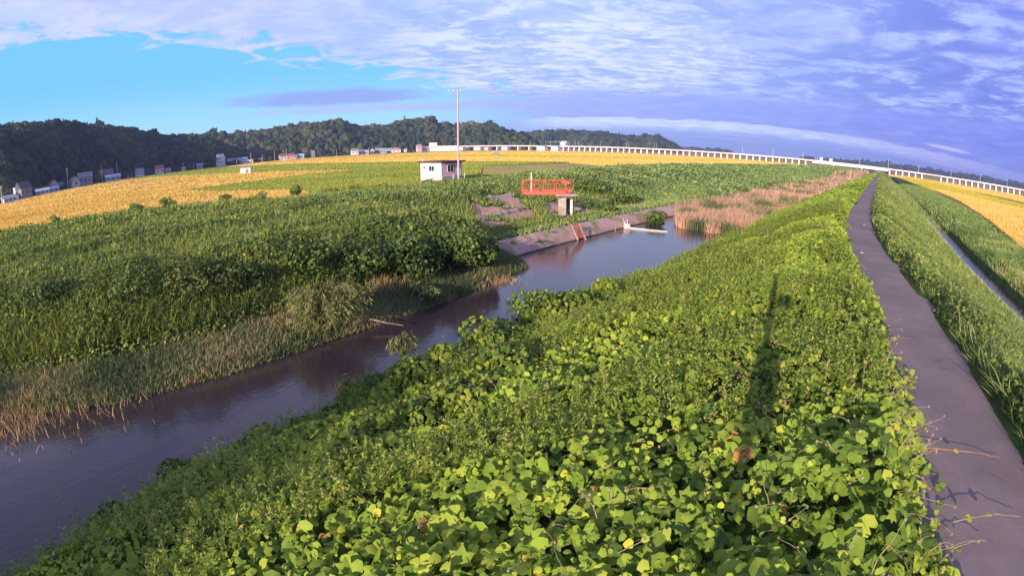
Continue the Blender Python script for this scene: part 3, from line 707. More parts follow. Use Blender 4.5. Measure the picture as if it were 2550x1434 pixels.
# ------------------------------------------------------------------ reed bed
parts = []
def reeds(n, s0, s1, ht, wd, u0=-25, u1=-11.5):
    s = rng.uniform(s0, s1, n); u = rng.uniform(u0, u1, n); x, y = cxy(s, u)
    lo = np.interp(s, [110, 112, 115, 119, 124, 200, 320], [-17, -20, -21.6, -22.6, -25, -25.5, -25]); hi = np.interp(s, [110.5, 113, 130, 200, 330], [-15, -12.3, -10.5, -10.0, -10])
    k = (u > lo) & (u < hi) & (s > 111 + .8 * vn(u / 1.3, s * 0, 6)); s, u, x, y = s[k], u[k], x[k], y[k]; N = len(s)
    P = np.stack([x, y, np.maximum(terr(s, u), -2.05)], -1)
    n_ = unit(np.array([0.05, 0.02, 1.0]) + rng.normal(size=(N, 3)) * .13 * np.array([1, 1, 0])); t1, t2 = frame(n_)
    hh = ht * rng.lognormal(0, .2, N) * (1 + .35 * fbm(x / 5, y / 5, 71, 2)); ww = wd * rng.lognormal(0, .25, N)
    g = fbm(x / 3.5, y / 3.5, 72, 2); tint = np.clip(rng.normal(.68, .17, N) - .75 * sm(g, .02, .3), 0, 1)
    return scatter(*BLADE, P, t1, t2, n_, ww, hh, hh, tint)
parts.append(reeds(30000, 110, 145, 1.2, .055)); parts.append(reeds(20000, 145, 200, 1.25, .12)); parts.append(reeds(14000, 200, 330, 1.35, .3)); parts.append(reeds(9000, 325, 640, 2.4, .8))
V, F, T = merge(parts)
tag(mesh_obj('reed_bed', V, F, M['reed'], tint=T), 'pinkish tan dry reeds with green clumps standing in the river', 'reeds', kind='stuff')
# dry straw tufts on the near tip of the berm and by the water
def tuft(name, label, x, y, n, ht, wd, spread, mat, tmu=.7, lean=.35):
    px = x + rng.normal(0, spread, n); py = y + rng.normal(0, spread, n); s, u = su(px, py); P = np.stack([px, py, np.maximum(terr(s, u), -2.0)], -1)
    n_ = unit(np.array([0, 0, 1.0]) + rng.normal(size=(n, 3)) * lean * np.array([1, 1, 0])); t1, t2 = frame(n_)
    hh = ht * rng.lognormal(0, .3, n); V, F, T = scatter(*BLADE, P - np.array([x, y, 0]), t1, t2, n_, wd * np.ones(n), hh, hh, np.clip(rng.normal(tmu, .15, n), 0, 1))
    return tag(mesh_obj(name, V, F, mat, tint=T, loc=(x, y, 0)), label, 'dry grass', kind='stuff')
for p, lab, n, ht, sp_ in [((945, 715, -1.1), 'straw orange dry grass tuft below the dark bushes of the left bank', 500, .8, .5),
                          ((1180, 668, -1.2), 'straw coloured dry grass tuft on the berm close to its far tip', 420, .45, .9),
                          ((690, 800, -1.3), 'pinkish dry grass tuft left of the leaning willow', 420, .6, .8),
                          ((1245, 680, -1.5), 'small straw tuft at the far tip of the berm', 260, .4, .5),
                          ((30, 1020, -1.6), 'pink brown dry grass fringe at the waterline on the left edge', 700, .5, 1.0),
                          ((200, 975, -1.6), 'faded dry grass fringe on the shaded berm by the water', 500, .4, 1.2)]:
    X, Y = at(*p); tuft('dry_grass_tuft', lab, X, Y, n, ht * .75, .03, sp_ * 1.15, M['berm'], .9)

# ------------------------------------------------------------------ shrubs
def rand_sphere(n):
    v = rng.normal(size=(n, 3)); return unit(v)
def leaf_ball(n, r, c, size, T=LEAF4, shell=.35, tint=(.5, .2), flat=1.0, nb=9, droop=0.0, outb=.7):
    """leaves spread through several overlapping clumps"""
    cc = rand_sphere(nb) * rng.uniform(.25, .75, (nb, 1)); cr = rng.uniform(.35, .6, nb); k = rng.integers(0, nb, n)
    d = rand_sphere(n); rr = 1 - shell * rng.random(n) ** 1.5
    q = cc[k] + d * (cr[k] * rr)[:, None]
    P = q * np.array(r) + np.array(c); P[:, 2] = np.maximum(P[:, 2], c[2] - r[2] * .98)
    nr = unit(d * outb + rng.normal(size=d.shape) * .55 + SUNV * .2 + np.array([0, 0, .25])); t1, t2 = frame(nr)
    s_ = size * rng.lognormal(0, .25, n); bt = rng.normal(0, .13, nb)[k]
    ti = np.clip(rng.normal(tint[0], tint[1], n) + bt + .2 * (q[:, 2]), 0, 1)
    return scatter(*T, P, t1, t2, nr, s_, s_ * flat, s_, ti)
def shrub(name, label, x, y, r, h, size, n, mat, tint=(.45, .18), cat='shrub', group='shrubs along the river banks', T=LEAF4, z=None, flat=1.0):
    s, u = su(x, y); z0 = float(terr(s, u)[0]) if z is None else z
    o = tag(empty(name, (x, y, z0)), label, cat, group)
    V, F, Tn = leaf_ball(n, (r, r * .9, h * .55), (0, 0, h * .5), size, T, tint=tint, flat=flat)
    mesh_obj('foliage', V, F, mat, o, tint=Tn)
    mb = MB()
    for i in range(5):
        a_ = i * 1.3 + .4; e = Vector((math.cos(a_) * r * .45, math.sin(a_) * r * .45, h * rng.uniform(.55, .85)))
        mb.tube([(0, 0, -.1), e * .45 + Vector((.03, .02, .08)), e], .035, 5, .012)
    mb.build('stem', M['bark'], o); return o
def gnear(px, py, dz=0.0, zg=-1.0): return at(px, py, zg)
SHR = [(1205, 622, -.5, 2.0, 1.7, .20, 1300, 'bush', (.46, .2), 'dark green bush at the right end of the left bank next to the revetment'),
       (1120, 640, -.6, 2.6, 2.3, .20, 2200, 'bush', (.42, .2), 'tallest dark green bush near the right end of the left bank'),
       (1005, 665, -.6, 2.5, 2.1, .20, 1900, 'bush', (.38, .2), 'dark green bush between the tallest one and the orange dry grass tuft'),
       (880, 690, -.7, 2.2, 1.9, .18, 1700, 'bush', (.34, .18), 'low dark bush above the orange dry grass tuft'),
       (740, 705, -.6, 2.2, 2.0, .17, 1700, 'bush', (.5, .2), 'mid green bush behind the leaning willow'),
       (620, 740, -.6, 1.9, 1.7, .17, 1400, 'bush', (.3, .2), 'dark bush between the willow and the olive yellow bush'),
       (490, 775, -.8, 2.3, 1.9, .13, 2900, 'oliveb', (.42, .2), 'olive yellow leafed bush left of the leaning willow'),
       (330, 800, -.7, 2.0, 1.8, .15, 1900, 'bush', (.35, .2), 'dark leafy bush just left of the olive yellow bush'),
       (130, 830, -.9, 2.2, 1.6, .14, 2000, 'bush', (.28, .2), 'dark shaded bush on the left bank near the picture edge'),
       (1050, 705, -1.0, 1.0, .9, .15, 600, 'willow', (.4, .2), 'small olive bush at the foot of the left bank over the berm')]
for px, py, z, r, h, sz, n, mt, ti, lab in SHR:
    X, Y = at(px, py - 12, z + .5); shrub('shrub', lab, X, Y, r * 1.05, h * 1.25, sz, int(n * 1.3), M[mt], ti)
# leaning willow over the water: drooping branches with narrow leaves
def willow(label, x, y, z, r, h, nbr, nleaf, lean):
    o = tag(empty('willow', (x, y, z)), label, 'willow', 'shrubs along the river banks'); mb = MB(); LP = []; LD = []
    for i in range(nbr):
        a_ = rng.uniform(0, 2 * math.pi); L = rng.uniform(.5, 1.0)
        d = Vector((math.cos(a_) * r * L + lean[0], math.sin(a_) * r * L + lean[1], 0)); top = h * rng.uniform(.55, 1.0)
        p0 = Vector((0, 0, 0)); p1 = d * .35 + Vector((0, 0, top * .75)); p2 = d * .7 + Vector((0, 0, top)); p3 = d * 1.05 + Vector((0, 0, top * rng.uniform(.45, .85)))
        mb.tube([p0, p1, p2, p3], .035, 4, .008)
        for k in range(nleaf):
            t = rng.uniform(.25, 1); q = (p1.lerp(p2, (t - .25) / .4) if t < .65 else p2.lerp(p3, (t - .65) / .35))
            LP.append(q + Vector(rng.normal(0, .1, 3))); dd = (p3 - p2).normalized(); LD.append((dd.x, dd.y, dd.z - .3))
    P = np.array([tuple(p) for p in LP]); D = unit(np.array(LD) + rng.normal(size=(len(LD), 3)) * .5); nr = unit(np.cross(D, rng.normal(size=D.shape))); t1 = np.cross(D, nr)
    n = len(P); V, F, T = scatter(*RHOMB, P, t1, D, nr, .05 * np.ones(n), .26 * rng.lognormal(0, .2, n), .2 * np.ones(n), np.clip(rng.normal(.5, .2, n), 0, 1))
    mesh_obj('foliage', V, F, M['willow'], o, tint=T); mb.build('branch', M['bark'], o); return o
X, Y = at(800, 815, -1.6); willow('yellow green willow leaning over the water from the left bank', X, Y, -1.6, 2.0, 2.2, 120, 50, (.6, -.4))
X, Y = at(1000, 905, -1.9); willow('small grey green sapling in the shallows off the near bank', X + .1, Y, -1.9, .55, 1.3, 16, 22, (0, 0))
X, Y = at(880, 1010, -1.6); willow('pale green sapling at the foot of the near slope left of the river bend', X, Y, -1.6, .5, .95, 16, 26, (0, 0))
# bushes on the near bank at the bend, overgrown with vine
NB = [(1240, 900, -.9, 1.7, 1.7, 'round bright green bush left of the largest one at the river bend'),
      (1385, 850, -.8, 1.9, 2.1, 'largest bright green bush on the near bank where the river bends'),
      (1500, 815, -.7, 1.5, 1.8, 'bright green bush right of the largest one at the river bend'),
      (1100, 985, -.9, 1.3, 1.4, 'low bright green bush at the left end of the clump at the river bend'),
      (1615, 735, -1.1, 1.3, 1.2, 'leafy bush at the near waterline opposite the revetment'),
      (1760, 665, -1.1, 1.4, 1.2, 'leafy bush at the near waterline just before the reed bed')]
for px, py, z, r, h, lab in NB:
    X, Y = at(px, py, z); shrub('shrub', lab, X, Y, r, h, .13, 3400, M['bend'], (.5, .2), T=LEAF6)
for px, py, z, r, h, lab in [(300, 1330, -1.2, 1.2, 1.0, 'wispy grey green shrub at the near waterline close to the lower left corner'), (470, 1230, -1.2, 1.2, 1.1, 'wispy grey green shrub at the near waterline, second from the lower left corner'), (640, 1120, -1.1, 1.1, 1.1, 'wispy shrub at the near waterline, third from the lower left corner'), (800, 1060, -1.1, 1.0, .9, 'wispy shrub at the near waterline, fourth from the lower left corner'), (950, 1000, -1.2, 1.0, 1.0, 'leafy shrub on the near waterline behind the small sapling')]:
    X, Y = at(px, py, z); shrub('shrub', lab, X, Y, r, h, .10, 2600, M['bend'], (.36, .16), T=LEAF6)
for px, py, z, r, h, lab in [(1290, 975, .1, 1.2, 1.5, 'vine covered mound on the near slope just below the bend bushes'), (1170, 1050, .2, 1.2, 1.4, 'vine covered mound on the near slope, second below the bend bushes'), (1030, 1110, .1, 1.0, 1.4, 'vine covered mound on the near slope, third below the bend bushes'), (880, 1180, .2, 1.0, 1.3, 'vine covered mound on the near slope left of the middle'), (1560, 800, .0, 1.3, 1.4, 'vine covered mound on the near slope right of the bend bushes'), (1690, 745, .0, 1.2, 1.2, 'vine covered mound on the near slope opposite the ladder'), (720, 1265, .1, .9, 1.2, 'vine covered mound on the near slope close to the lower left')]:
    X, Y = at(px, py, z); shrub('shrub', lab, X, Y, r, h, .12, 2600, M['bend'], (.52, .2), T=LEAF6)
# dark bushes on the far levee right of the platform and the rows on the meadow edge
FB = [(1470, 462, .9, 3.4, 2.3, .3, 1400, 'broad green bush right of the red platform'), (1545, 470, .9, 3.2, 2.0, .3, 1200, 'broad green bush second to the right of the red platform'),
      (1500, 500, .3, 2.0, 1.4, .24, 800, 'low green bush below the two broad bushes right of the platform'), (1640, 520, -.3, 1.8, 1.7, .22, 1000, 'green bush hanging over the revetment near the reeds'),
      (1780, 492, .0, 2.2, 1.2, .3, 700, 'dark bush behind the left end of the reed bed'), (1840, 462, .3, 2.4, 1.3, .34, 600, 'dark bush above the middle of the reed bed'),
      (1910, 452, .3, 2.2, 1.2, .36, 500, 'dark bush above the far part of the reed bed'), (1585, 535, -.5, 1.0, .8, .2, 350, 'small bush at the top edge of the revetment by the white boom')]
for px, py, z, r, h, sz, n, lab in FB:
    X, Y = at(px, py, z); shrub('shrub', lab, X, Y, r, h, sz, n, M['bush'], (.55, .17), group='bushes on the far embankment')
EB = [(140, 545), (340, 512), (415, 502), (560, 492), (645, 487), (742, 474), (830, 470), (880, 465), (950, 460), (1066, 451)]
EL = ['at the left end of the row', 'second from the left end of the row', 'third from the left end of the row', 'rounded and left of a pair', 'rounded and right of a pair', 'the tallest round one of the row', 'low and dark, left of a low hedge', 'low, in the middle of a low hedge', 'low, at the right end of a low hedge', 'at the left foot of the white hut']
for (px, py), l_ in zip(EB, EL):
    X, Y = at(px, py + 10, 1.2); shrub('shrub', 'dark bush on the rice field edge, ' + l_, X, Y, 1.3, 1.25 if px != 742 else 1.8, .2, 600, M['weed'], (.35, .18), group='bushes along the edge of the rice field', z=.9)

# ------------------------------------------------------------------ vine runners and dry stalks
def curve_pts(p0, d, L, n=9, droop=.5, wig=.08):
    p = Vector(p0); d = Vector(d).normalized(); out = [p.copy()]
    for i in range(n):
        d = (d + Vector((rng.normal(0, wig), rng.normal(0, wig), rng.normal(0, wig) - droop / n))).normalized(); p = p + d * (L / n); out.append(p.copy())
    return out
mb = MB()
for i in range(460):
    s = rng.uniform(51, 68); u = -1.2 - abs(rng.normal(0, 4.5)) if i % 3 else -1.2 - abs(rng.normal(0, .6)); x, y = cxy(s, u)
    x, y = float(x), float(y); h = float(vegh(np.array([s]), np.array([u]), np.array([x]), np.array([y]))[0]); z = float(terr(s, u)) + h * .95
    if h < .15 or math.hypot(x, y) < 2.6: continue
    th = rng.uniform(0, 6.28) if u < -2.2 else rng.normal(-.6, .7)
    pts = curve_pts((x, y, z), (math.cos(th), math.sin(th), rng.uniform(.5, 1.8)), rng.uniform(.25, .75), 7, rng.uniform(.3, 1.6), .14)
    mb.tube(pts, .0055, 3, .003)
    q = pts[-1]; mb.box(q, (.022, .02, .03)); mb.box(pts[4] + Vector((.01, 0, .01)), (.02, .022, .02))
tag(mb.build('vine_tendrils', M['dry_stem']), 'thin pale tendrils and dry stalks curling out of the vine leaves', 'tendrils', kind='stuff')
def runner(label, px0, py0, px1, py1, z, mat, arch=.12, nl=4):
    a_ = Vector((*at(px0, py0, z), z)); b_ = Vector((*at(px1, py1, z - .1), z - .1)); o = tag(empty('vine_runner', a_), label, 'vine', 'vine runners reaching over the path')
    n = 10; pts = []
    for i in range(n + 1):
        t = i / n; p = (b_ - a_) * t; p.z += arch * math.sin(math.pi * t) + rng.normal(0, .006); p.x += rng.normal(0, .012); pts.append(p)
    mb = MB(); mb.tube(pts, .008, 5, .004); mb.build('stem', mat, o)
    for k in rng.choice(np.arange(0, n), nl, replace=False):
        P = np.array([tuple(pts[k])]) + rng.normal(0, .02, (1, 3)); nr = unit(np.array([0, 0, 1.0]) + rng.normal(size=(1, 3)) * .5); t1, t2 = frame(nr); s_ = rng.uniform(.06, .12, 1)
        V, F, T = scatter(*LEAF, P, t1, t2, nr, s_, s_, s_, np.clip(rng.normal(.6, .1, 1), 0, 1)); mesh_obj('leaf', V, F, M['vine'], o, tint=T)
runner('orange red vine runner lying across the left side of the path', 2250, 1112, 2490, 1138, 2.62, M['runner'], .04, 4)
runner('pale vine runner arching over the path below the orange one', 2370, 1300, 2540, 1285, 2.64, M['dry_stem'], .07, 3)
runner('curled pale vine runner at the path edge near the bottom right corner', 2365, 1370, 2455, 1345, 2.64, M['dry_stem'], .05, 2)
runner('green vine runner trailing onto the path beside the dark gap in the leaves', 2235, 905, 2275, 948, 2.62, M['green_stem'], .06, 6)
runner('short dry runner pointing over the path above the green one', 2210, 850, 2265, 842, 2.62, M['dry_stem'], .05, 2)
# dry leaves and grit on the path edges
n = 2200; s = rng.uniform(50, 100, n); u = np.sign(rng.normal(size=n)) * (1.25 - np.abs(rng.normal(0, .22, n))); x, y = cxy(s, u); P = np.stack([x, y, np.full(n, 2.484)], -1); nr = unit(np.array([0, 0, 1.0]) + rng.normal(size=P.shape) * .15); t1, t2 = frame(nr); s_ = rng.uniform(.012, .05, n)
V, F, T = scatter(*LEAF4, P, t1, t2, nr, s_, s_ * .6, s_, np.clip(rng.normal(.75, .2, n), 0, 1)); tag(mesh_obj('leaf_litter', V, F, M['berm'], tint=T), 'dry leaf litter and crumbs along both edges of the path', 'leaf litter', kind='stuff')
# fallen bits on the path
for i, (px, py, l_) in enumerate([(2147, 630, 'white scrap lying on the middle of the path'), (2152, 560, 'pale scrap at the right edge of the path far ahead')]):
    X, Y = at(px, py, 2.48); mb = MB(); mb.add([(-.09, -.05, .004), (.08, -.07, .02), (.1, .05, .006), (0, .08, .03), (-.08, .05, .008)], [(0, 1, 2, 3, 4)]); mb.add([(-.09, -.05, .001), (.08, -.07, .001), (.1, .05, .001), (0, .08, .001), (-.08, .05, .001)], [(4, 3, 2, 1, 0)])
    o = mb.build('litter_scrap', M['litter']); o.location = (X, Y, 2.478); tag(o, l_, 'litter')

# ------------------------------------------------------------------ rice fields
RZ = .62
def rice(name, label, px, mat, far=False, gpts=None, dens=1.0, hh=.34):
    """a parcel of standing rice: a low body and the upright stalks on it"""
    P = gpts if gpts else [at(x, y, RZ) for x, y in px]
    A = 0
    for (x0, y0), (x1, y1) in zip(P, P[1:] + P[:1]): A += x0 * y1 - x1 * y0
    if A < 0: P = P[::-1]
    import mathutils
    tri = mathutils.geometry.tessellate_polygon([[Vector((x, y, 0)) for x, y in P]])
    n = len(P); V = [(x, y, RZ - .12) for x, y in P] + [(x, y, -.1) for x, y in P]
    F3 = np.array(tri); F4 = np.array([(i, i + n, (i + 1) % n + n, (i + 1) % n) for i in range(n)])
    a0 = np.array(V, float); parts = [(a0, [F3, F4], np.full(len(a0), .45))]
    Pn = np.array(P); x0, y0 = Pn.min(0); x1, y1 = Pn.max(0)
    # sample by azimuth and log distance so that stalks get coarser with distance
    az = np.degrees(np.arctan2(Pn[:, 0], Pn[:, 1])); rr = np.hypot(Pn[:, 0], Pn[:, 1])
    N = int(160000 * dens); aa = rng.uniform(az.min(), az.max(), N); iv = rng.uniform(1 / max(rr), 1 / max(min(rr) * .97, 1), N); d = 1 / iv
    x = d * np.sin(np.radians(aa)); y = d * np.cos(np.radians(aa)); k = inpoly(x, y, P) & (np.abs(aa) < 62)
    x, y, d = x[k], y[k], d[k]; m = len(x)
    if m:
        B = np.stack([x, y, np.full(m, RZ - .2)], -1); nr = unit(np.array([0, 0, 1.0]) + rng.normal(size=(m, 3)) * .3 * np.array([1, 1, 0])); t1, t2 = frame(nr)
        w_ = np.clip(d * .0015, .07, 3) * rng.lognormal(0, .3, m); h_ = hh * rng.lognormal(0, .2, m) * (1 + d / 900)
        row = .24 * fbm((x * .95 + y * .3) / 45, (y * .95 - x * .3) / 5.5, 41, 3) + .12 * fbm(x / 14, y / 14, 44, 2)
        ti = np.clip(rng.normal(.5, .04, m) + row, 0, 1)
        parts.append(scatter(*BLADE, B, t1, t2, nr, w_, h_, h_, ti))
    V, F, T = merge(parts)
    return tag(mesh_obj(name, V, F, mat, tint=T), label, 'rice field', kind='stuff')
gA = [(-30, 585), (-30, 517), (0, 511), (160, 474), (320, 446), (500, 435), (620, 430), (780, 425), (872, 424), (700, 441), (600, 455), (455, 474), (560, 477), (700, 474), (760, 475), (790, 500), (600, 540), (300, 570)]
rice('rice_field', 'golden ripe rice field behind the flood meadow on the left', gA, M['rice_gold'], dens=1.5)
gB = [(458, 474.6), (602, 455.7), (702, 441.7), (874, 425), (960, 420), (1150, 414), (1200, 413.2), (1196, 431), (1150, 452), (1040, 470), (790, 500), (762, 474.2), (700, 473.2), (560, 476.2)]
rice('rice_field', 'green rice field wedge left of the white hut', gB, M['rice_green'])
gC = [(322, 445.2), (560, 417.2), (640, 412), (850, 406), (1050, 404), (1250, 402.5), (1418, 404), (1200, 412.6), (1150, 413.4), (960, 419.4), (874, 423.6), (780, 424.4), (620, 429.4), (500, 434.4)]
rice('rice_field', 'yellow green rice strip beyond the golden tip', gC, M['rice_green'])
gD = [(560, 416.6), (640, 406), (800, 397), (1000, 391.5), (1250, 391), (1500, 394.5), (1800, 404), (1830, 414), (1560, 416.5), (1422, 403.4), (1250, 401.9), (1050, 403.4), (850, 405.4), (640, 411.4)]
rice('rice_field', 'bright gold rice strip behind the roof of the white hut', gD, M['rice_gold'])
gE = [(640, 405.4), (800, 391.5), (1000, 387.4), (1250, 386.2), (1500, 389.3), (1800, 399.8), (1800, 403.4), (1500, 393.9), (1250, 390.4), (1000, 390.9), (800, 396.4)]
rice('rice_field', 'thin green rice strip before the farthest golden fields', gE, M['rice_yellow'], dens=.6)
gF = [pol(a, r) for a, r in [(-27, 520), (-18, 560), (-8, 600), (0, 640), (10, 660), (20, 650), (30, 660), (34, 690), (33, 430), (28, 330), (20, 330), (10, 330), (0, 335), (-10, 350), (-18, 365), (-25, 400)]]
rice('rice_field', 'farthest golden rice fields in front of the viaduct', None, M['rice_gold'], gpts=gF, dens=.9)
gG = [(1202, 431), (1204, 413.2), (1420, 405.2), (1556, 418), (1470, 440), (1430, 434.4), (1240, 434)]
rice('stubble_field', 'brownish harvested field between hut and red platform', gG, M['stubble'], hh=.1)
gH = [(1160, 452), (1204, 433), (1250, 435.2), (1428, 435.6), (1420, 440), (1300, 444), (1240, 450)]
rice('rice_field', 'small green patch behind the access road', gH, M['rice_green'], dens=.5, hh=.2)
gR = [(2600, 650), (2550, 622), (2460, 545), (2390, 500), (2330, 474), (2350, 473), (2430, 493), (2550, 520), (2620, 545)]
rice('rice_field', 'golden ripe rice field right of the ditch', gR, M['rice_gold'], dens=1.2)
gR2 = [(2328, 473.4), (2250, 447), (2230, 441), (2290, 446), (2420, 478), (2550, 512), (2620, 540), (2620, 543.5), (2550, 519), (2430, 492), (2350, 472.3)]
rice('rice_field', 'yellow green rice strip between the right golden field and the viaduct', gR2, M['rice_yellow'])
gR3 = [pol(a, r) for a, r in [(39.5, 700), (46, 660), (54, 640), (62, 640), (62, 340), (54, 330), (47, 400), (42, 470), (39.5, 520)]]
rice('rice_field', 'far golden rice field at the foot of the viaduct on the right', None, M['rice_gold'], gpts=gR3, dens=.6)

# ------------------------------------------------------------------ white pump hut
hut = tag(empty('hut', (-11.8, 91.0, .85), math.atan2(4, 3.1) - math.pi / 2 + 0), 'small white rendered hut, dimmer side coloured pink, flat brown roof, beside the utility pole', 'hut')
# local axes: +x runs along the pink face (to the back right), +y runs along the white face (to the back left)
hut.rotation_euler = (0, 0, math.atan2(4.0, 3.1))
HB = 5.0; HW = 5.1; HH = 2.95
w_ = MB(); w_.box((HB / 2, HW / 2, HH / 2 - .1), (HB, HW - .04, HH + .2)); ob = w_.build('wall', M['pink_dim_and_stain'], hut)
w_ = MB(); w_.box((-.03, HW / 2, HH / 2 - .15), (.06, HW, HH + .1)); o = w_.build('wall', M['white_wall'], hut); o['label'] = 'bright white side wall'
w_ = MB(); w_.box((HB / 2 + .06, -.05, .3), (HB - .1, .12, .62)); w_.build('plinth', M['plinth'], hut)
rf = MB(); rf.box((HB / 2 + .1, HW / 2, HH + .20), (HB + 1.2, HW + .9, .14)); rf.box((HB / 2 + .1, HW / 2, HH + .07), (HB + .9, HW + .6, .13)); rfo = rf.build('roof', M['roof_brown'], hut, .02)
v1 = MB(); v1.box((-.35, HW - .9, HH + .42), (.16, .16, .32)); v1.build('vent', M['white_paint'], rfo)
def window(par, c, size, axis, mull=2, mat='glass', frame_m='white_paint', name='window'):
    """window in a wall whose outward direction is -axis (0: x, 1: y)"""
    wd, ht = size; t = .05
    def bx(a, z, w, h, dep): return ((c[0] - dep, c[1] + a, c[2] + z), (t, w, h)) if axis == 0 else ((c[0] + a, c[1] - dep, c[2] + z), (w, t, h))
    g = MB(); g.box(*bx(0, 0, wd, ht, 0)); f = g.build(name, M[mat], par)
    fr = MB()
    for a, z, w, h in [(0, ht / 2 + .03, wd + .12, .06), (0, -ht / 2 - .03, wd + .12, .06), (-wd / 2 - .03, 0, .06, ht), (wd / 2 + .03, 0, .06, ht)] + [(wd * (k / mull - .5), 0, .06, ht) for k in range(1, mull)]:
        fr.box(*bx(a, z, w, h, .012))
    fr.build('frame', M[frame_m], f); return f
window(hut, (-.075, 2.35 + .0, 1.95), (1.25, .85), 0, 2)
window(hut, (-.075, 4.1, 2.05), (.6, .28), 0, 1)
window(hut, (2.1, -.03, 1.95), (1.35, 1.1), 1, 2)
aw = MB(); aw.add([(1.1, -.02, 2.85), (3.6, -.02, 2.85), (3.6, -.75, 2.6), (1.1, -.75, 2.6), (1.1, -.02, 2.78), (3.6, -.02, 2.78), (3.6, -.75, 2.54), (1.1, -.75, 2.54)], [(0, 3, 2, 1), (4, 5, 6, 7), (0, 1, 5, 4), (1, 2, 6, 5), (2, 3, 7, 6), (3, 0, 4, 7)]); aw.build('awning', M['dark_concrete'], hut)
dr = MB(); dr.box((4.3, -.03, .95), (.8, .06, 1.9)); d_ = dr.build('door', M['white_paint'], hut); k_ = MB(); k_.box((4.0, -.08, .95), (.05, .05, .12)); k_.build('handle', M['metal'], d_)
pp = MB(); pp.tube([(-.10, .35, .1), (-.10, .35, 2.9)], .035, 6); pp.build('downpipe', M['white_paint'], hut)
bx = MB(); bx.box((2.9, -.25, .45), (.7, .35, .75)); bx.build('meter_box', M['metal'], hut, .02)
rs_ = random.Random(4)
for i in range(4):
    st = MB(); y0 = 1.5 + i * .8; z0 = .3 + rs_.random() * .3; pl_ = [(y0 + math.cos(q * .9) * rs_.uniform(.12, .38), z0 + math.sin(q * .9) * rs_.uniform(.08, .28)) for q in range(7)]
    st.add([(-.066, a_, b_) for a_, b_ in pl_] + [(-.060, a_, b_) for a_, b_ in pl_], [tuple(range(7)), tuple(range(7, 14))[::-1]] + [(k, (k + 1) % 7, 7 + (k + 1) % 7, 7 + k) for k in range(7)]); st.build('stain', M['pink_dim_and_stain'], hut)

# utility pole at the hut
def upole(name, label, x, y, z, h, r, mat, arm=True, group=None, yaw=0.0, cat='utility pole', big=False):
    o = tag(empty(name, (x, y, z), yaw), label, cat, group); mb = MB(); mb.tube([(0, 0, -.3), (0, 0, h)], r, 10 if big else 6, r * .62); mb.build('pole', mat, o)
    if arm:
        a_ = MB(); a_.box((-.5 if big else 0, 0, h - .35), (2.1 if big else 1.7, .09, .09)); ao = a_.build('crossarm', M['metal'], o)
        if big: a_ = MB(); a_.box((0, 0, h - 1.0), (1.1, .08, .08)); a_.build('crossarm', M['metal'], o)
        for xx in ((-1.45, -.75, .45) if big else ()): i_ = MB(); i_.tube([(xx, 0, h - .3), (xx, 0, h - .06)], .06, 5, .03); i_.build('insulator', M['white_paint'], ao)
    return o
X, Y = pol(-5.62, 88.5)
o = upole('utility_pole', 'tall pinkish concrete utility pole rising in front of the hut', X, Y, .85, 15.0, .19, M['pole'], yaw=.35, big=True)
br = MB(); br.tube([(.1, 0, 14.3), (-.9, .1, 14.0), (-1.9, .1, 13.7)], .04, 4); br.build('bracket', M['metal'], o)
mk = MB(); mk.tube([(0, 0, -.2), (0, 0, 1.3)], .06, 6); X, Y = pol(-5.0, 89.5); o = mk.build('marker_post', M['white_paint']); o.location = (X, Y, .85); tag(o, 'short white marker post right of the tall pole foot', 'post')

# ------------------------------------------------------------------ red sluice platform
G = tag(empty('sluice_platform', (5.55, 57.6, 0), R(4)), 'orange red railed steel platform on a concrete pier above the river bank', 'platform')
ZD = 1.55
d_ = MB(); d_.box((-1.9, 1.1, ZD - .05), (5.0, 2.3, .1)); dk = d_.build('deck', M['red_paint'], G)
for yb_ in (-.06, 2.26):
    b_ = MB(); b_.box((-2.05, yb_, ZD - .02), (4.5, .10, .34)); b_.build('beam', M['red_paint'], G, .01)
X0, X1, Y0, Y1 = -4.35, .62, -.02, 2.22
def rail(pts, h=1.28):
    mb = MB()
    for hh_ in (h, h * .66, h * .33):
        mb = MB(); mb.tube([(x, y, ZD + hh_) for x, y in pts], .04 if hh_ == h else .026, 5); mb.build('rail', M['red_paint'], G)
rail([(X0, Y0), (X1 - .5, Y0)]); rail([(X0, Y1), (X1 + .5, Y1)]); rail([(X0, Y0), (X0, Y1)]); rail([(X1 + .5, Y1), (X1 + .5, .8)])
for x, y in [(X0, Y0), (X0 + 1.2, Y0), (X0 + 2.35, Y0), (X0 + 3.5, Y0), (X1 - .5, Y0), (X0, Y1), (X0 + 1.2, Y1), (X0 + 2.4, Y1), (X0 + 3.6, Y1), (X1 + .5, Y1), (X1 + .5, .8), (X0, 1.1)]:
    p = MB(); p.tube([(x, y, ZD - .1), (x, y, ZD + 1.30)], .038, 5); p.build('post', M['red_paint'], G)
kp = MB(); kp.box((X1 - .42, -.03, ZD + .66), (.06, .05, 1.25)); kp.box((X1 - .5, .0, ZD + 1.15), (.9, .04, .22)); kp.build('panel', M['red_paint'], G)
st = MB(); st.box((.42, .3, ZD + .34), (1.0, .5, .09)); st.box((.42, .3, ZD + .16), (.8, .35, .28)); st.build('gearbox', M['red_paint'], G, .02)
tp = MB(); tp.tube([(X0 + .85, .3, ZD), (X0 + .85, .3, ZD + 2.15)], .06, 6); tp.build('spindle', M['white_paint'], G)
cp = MB(); cp.box((.25, 1.0, ZD - .24), (2.4, 2.2, .2)); cp.box((.15, 1.0, ZD - .48), (1.3, 1.7, .28), taper=1.6); cp.build('pier_cap', M['concrete'], G, .02)
pr_ = MB(); pr_.box((-.08, .55, -.6), (.86, 1.0, 3.8), R(-12)); pr_.build('pier', M['concrete'], G, .03)
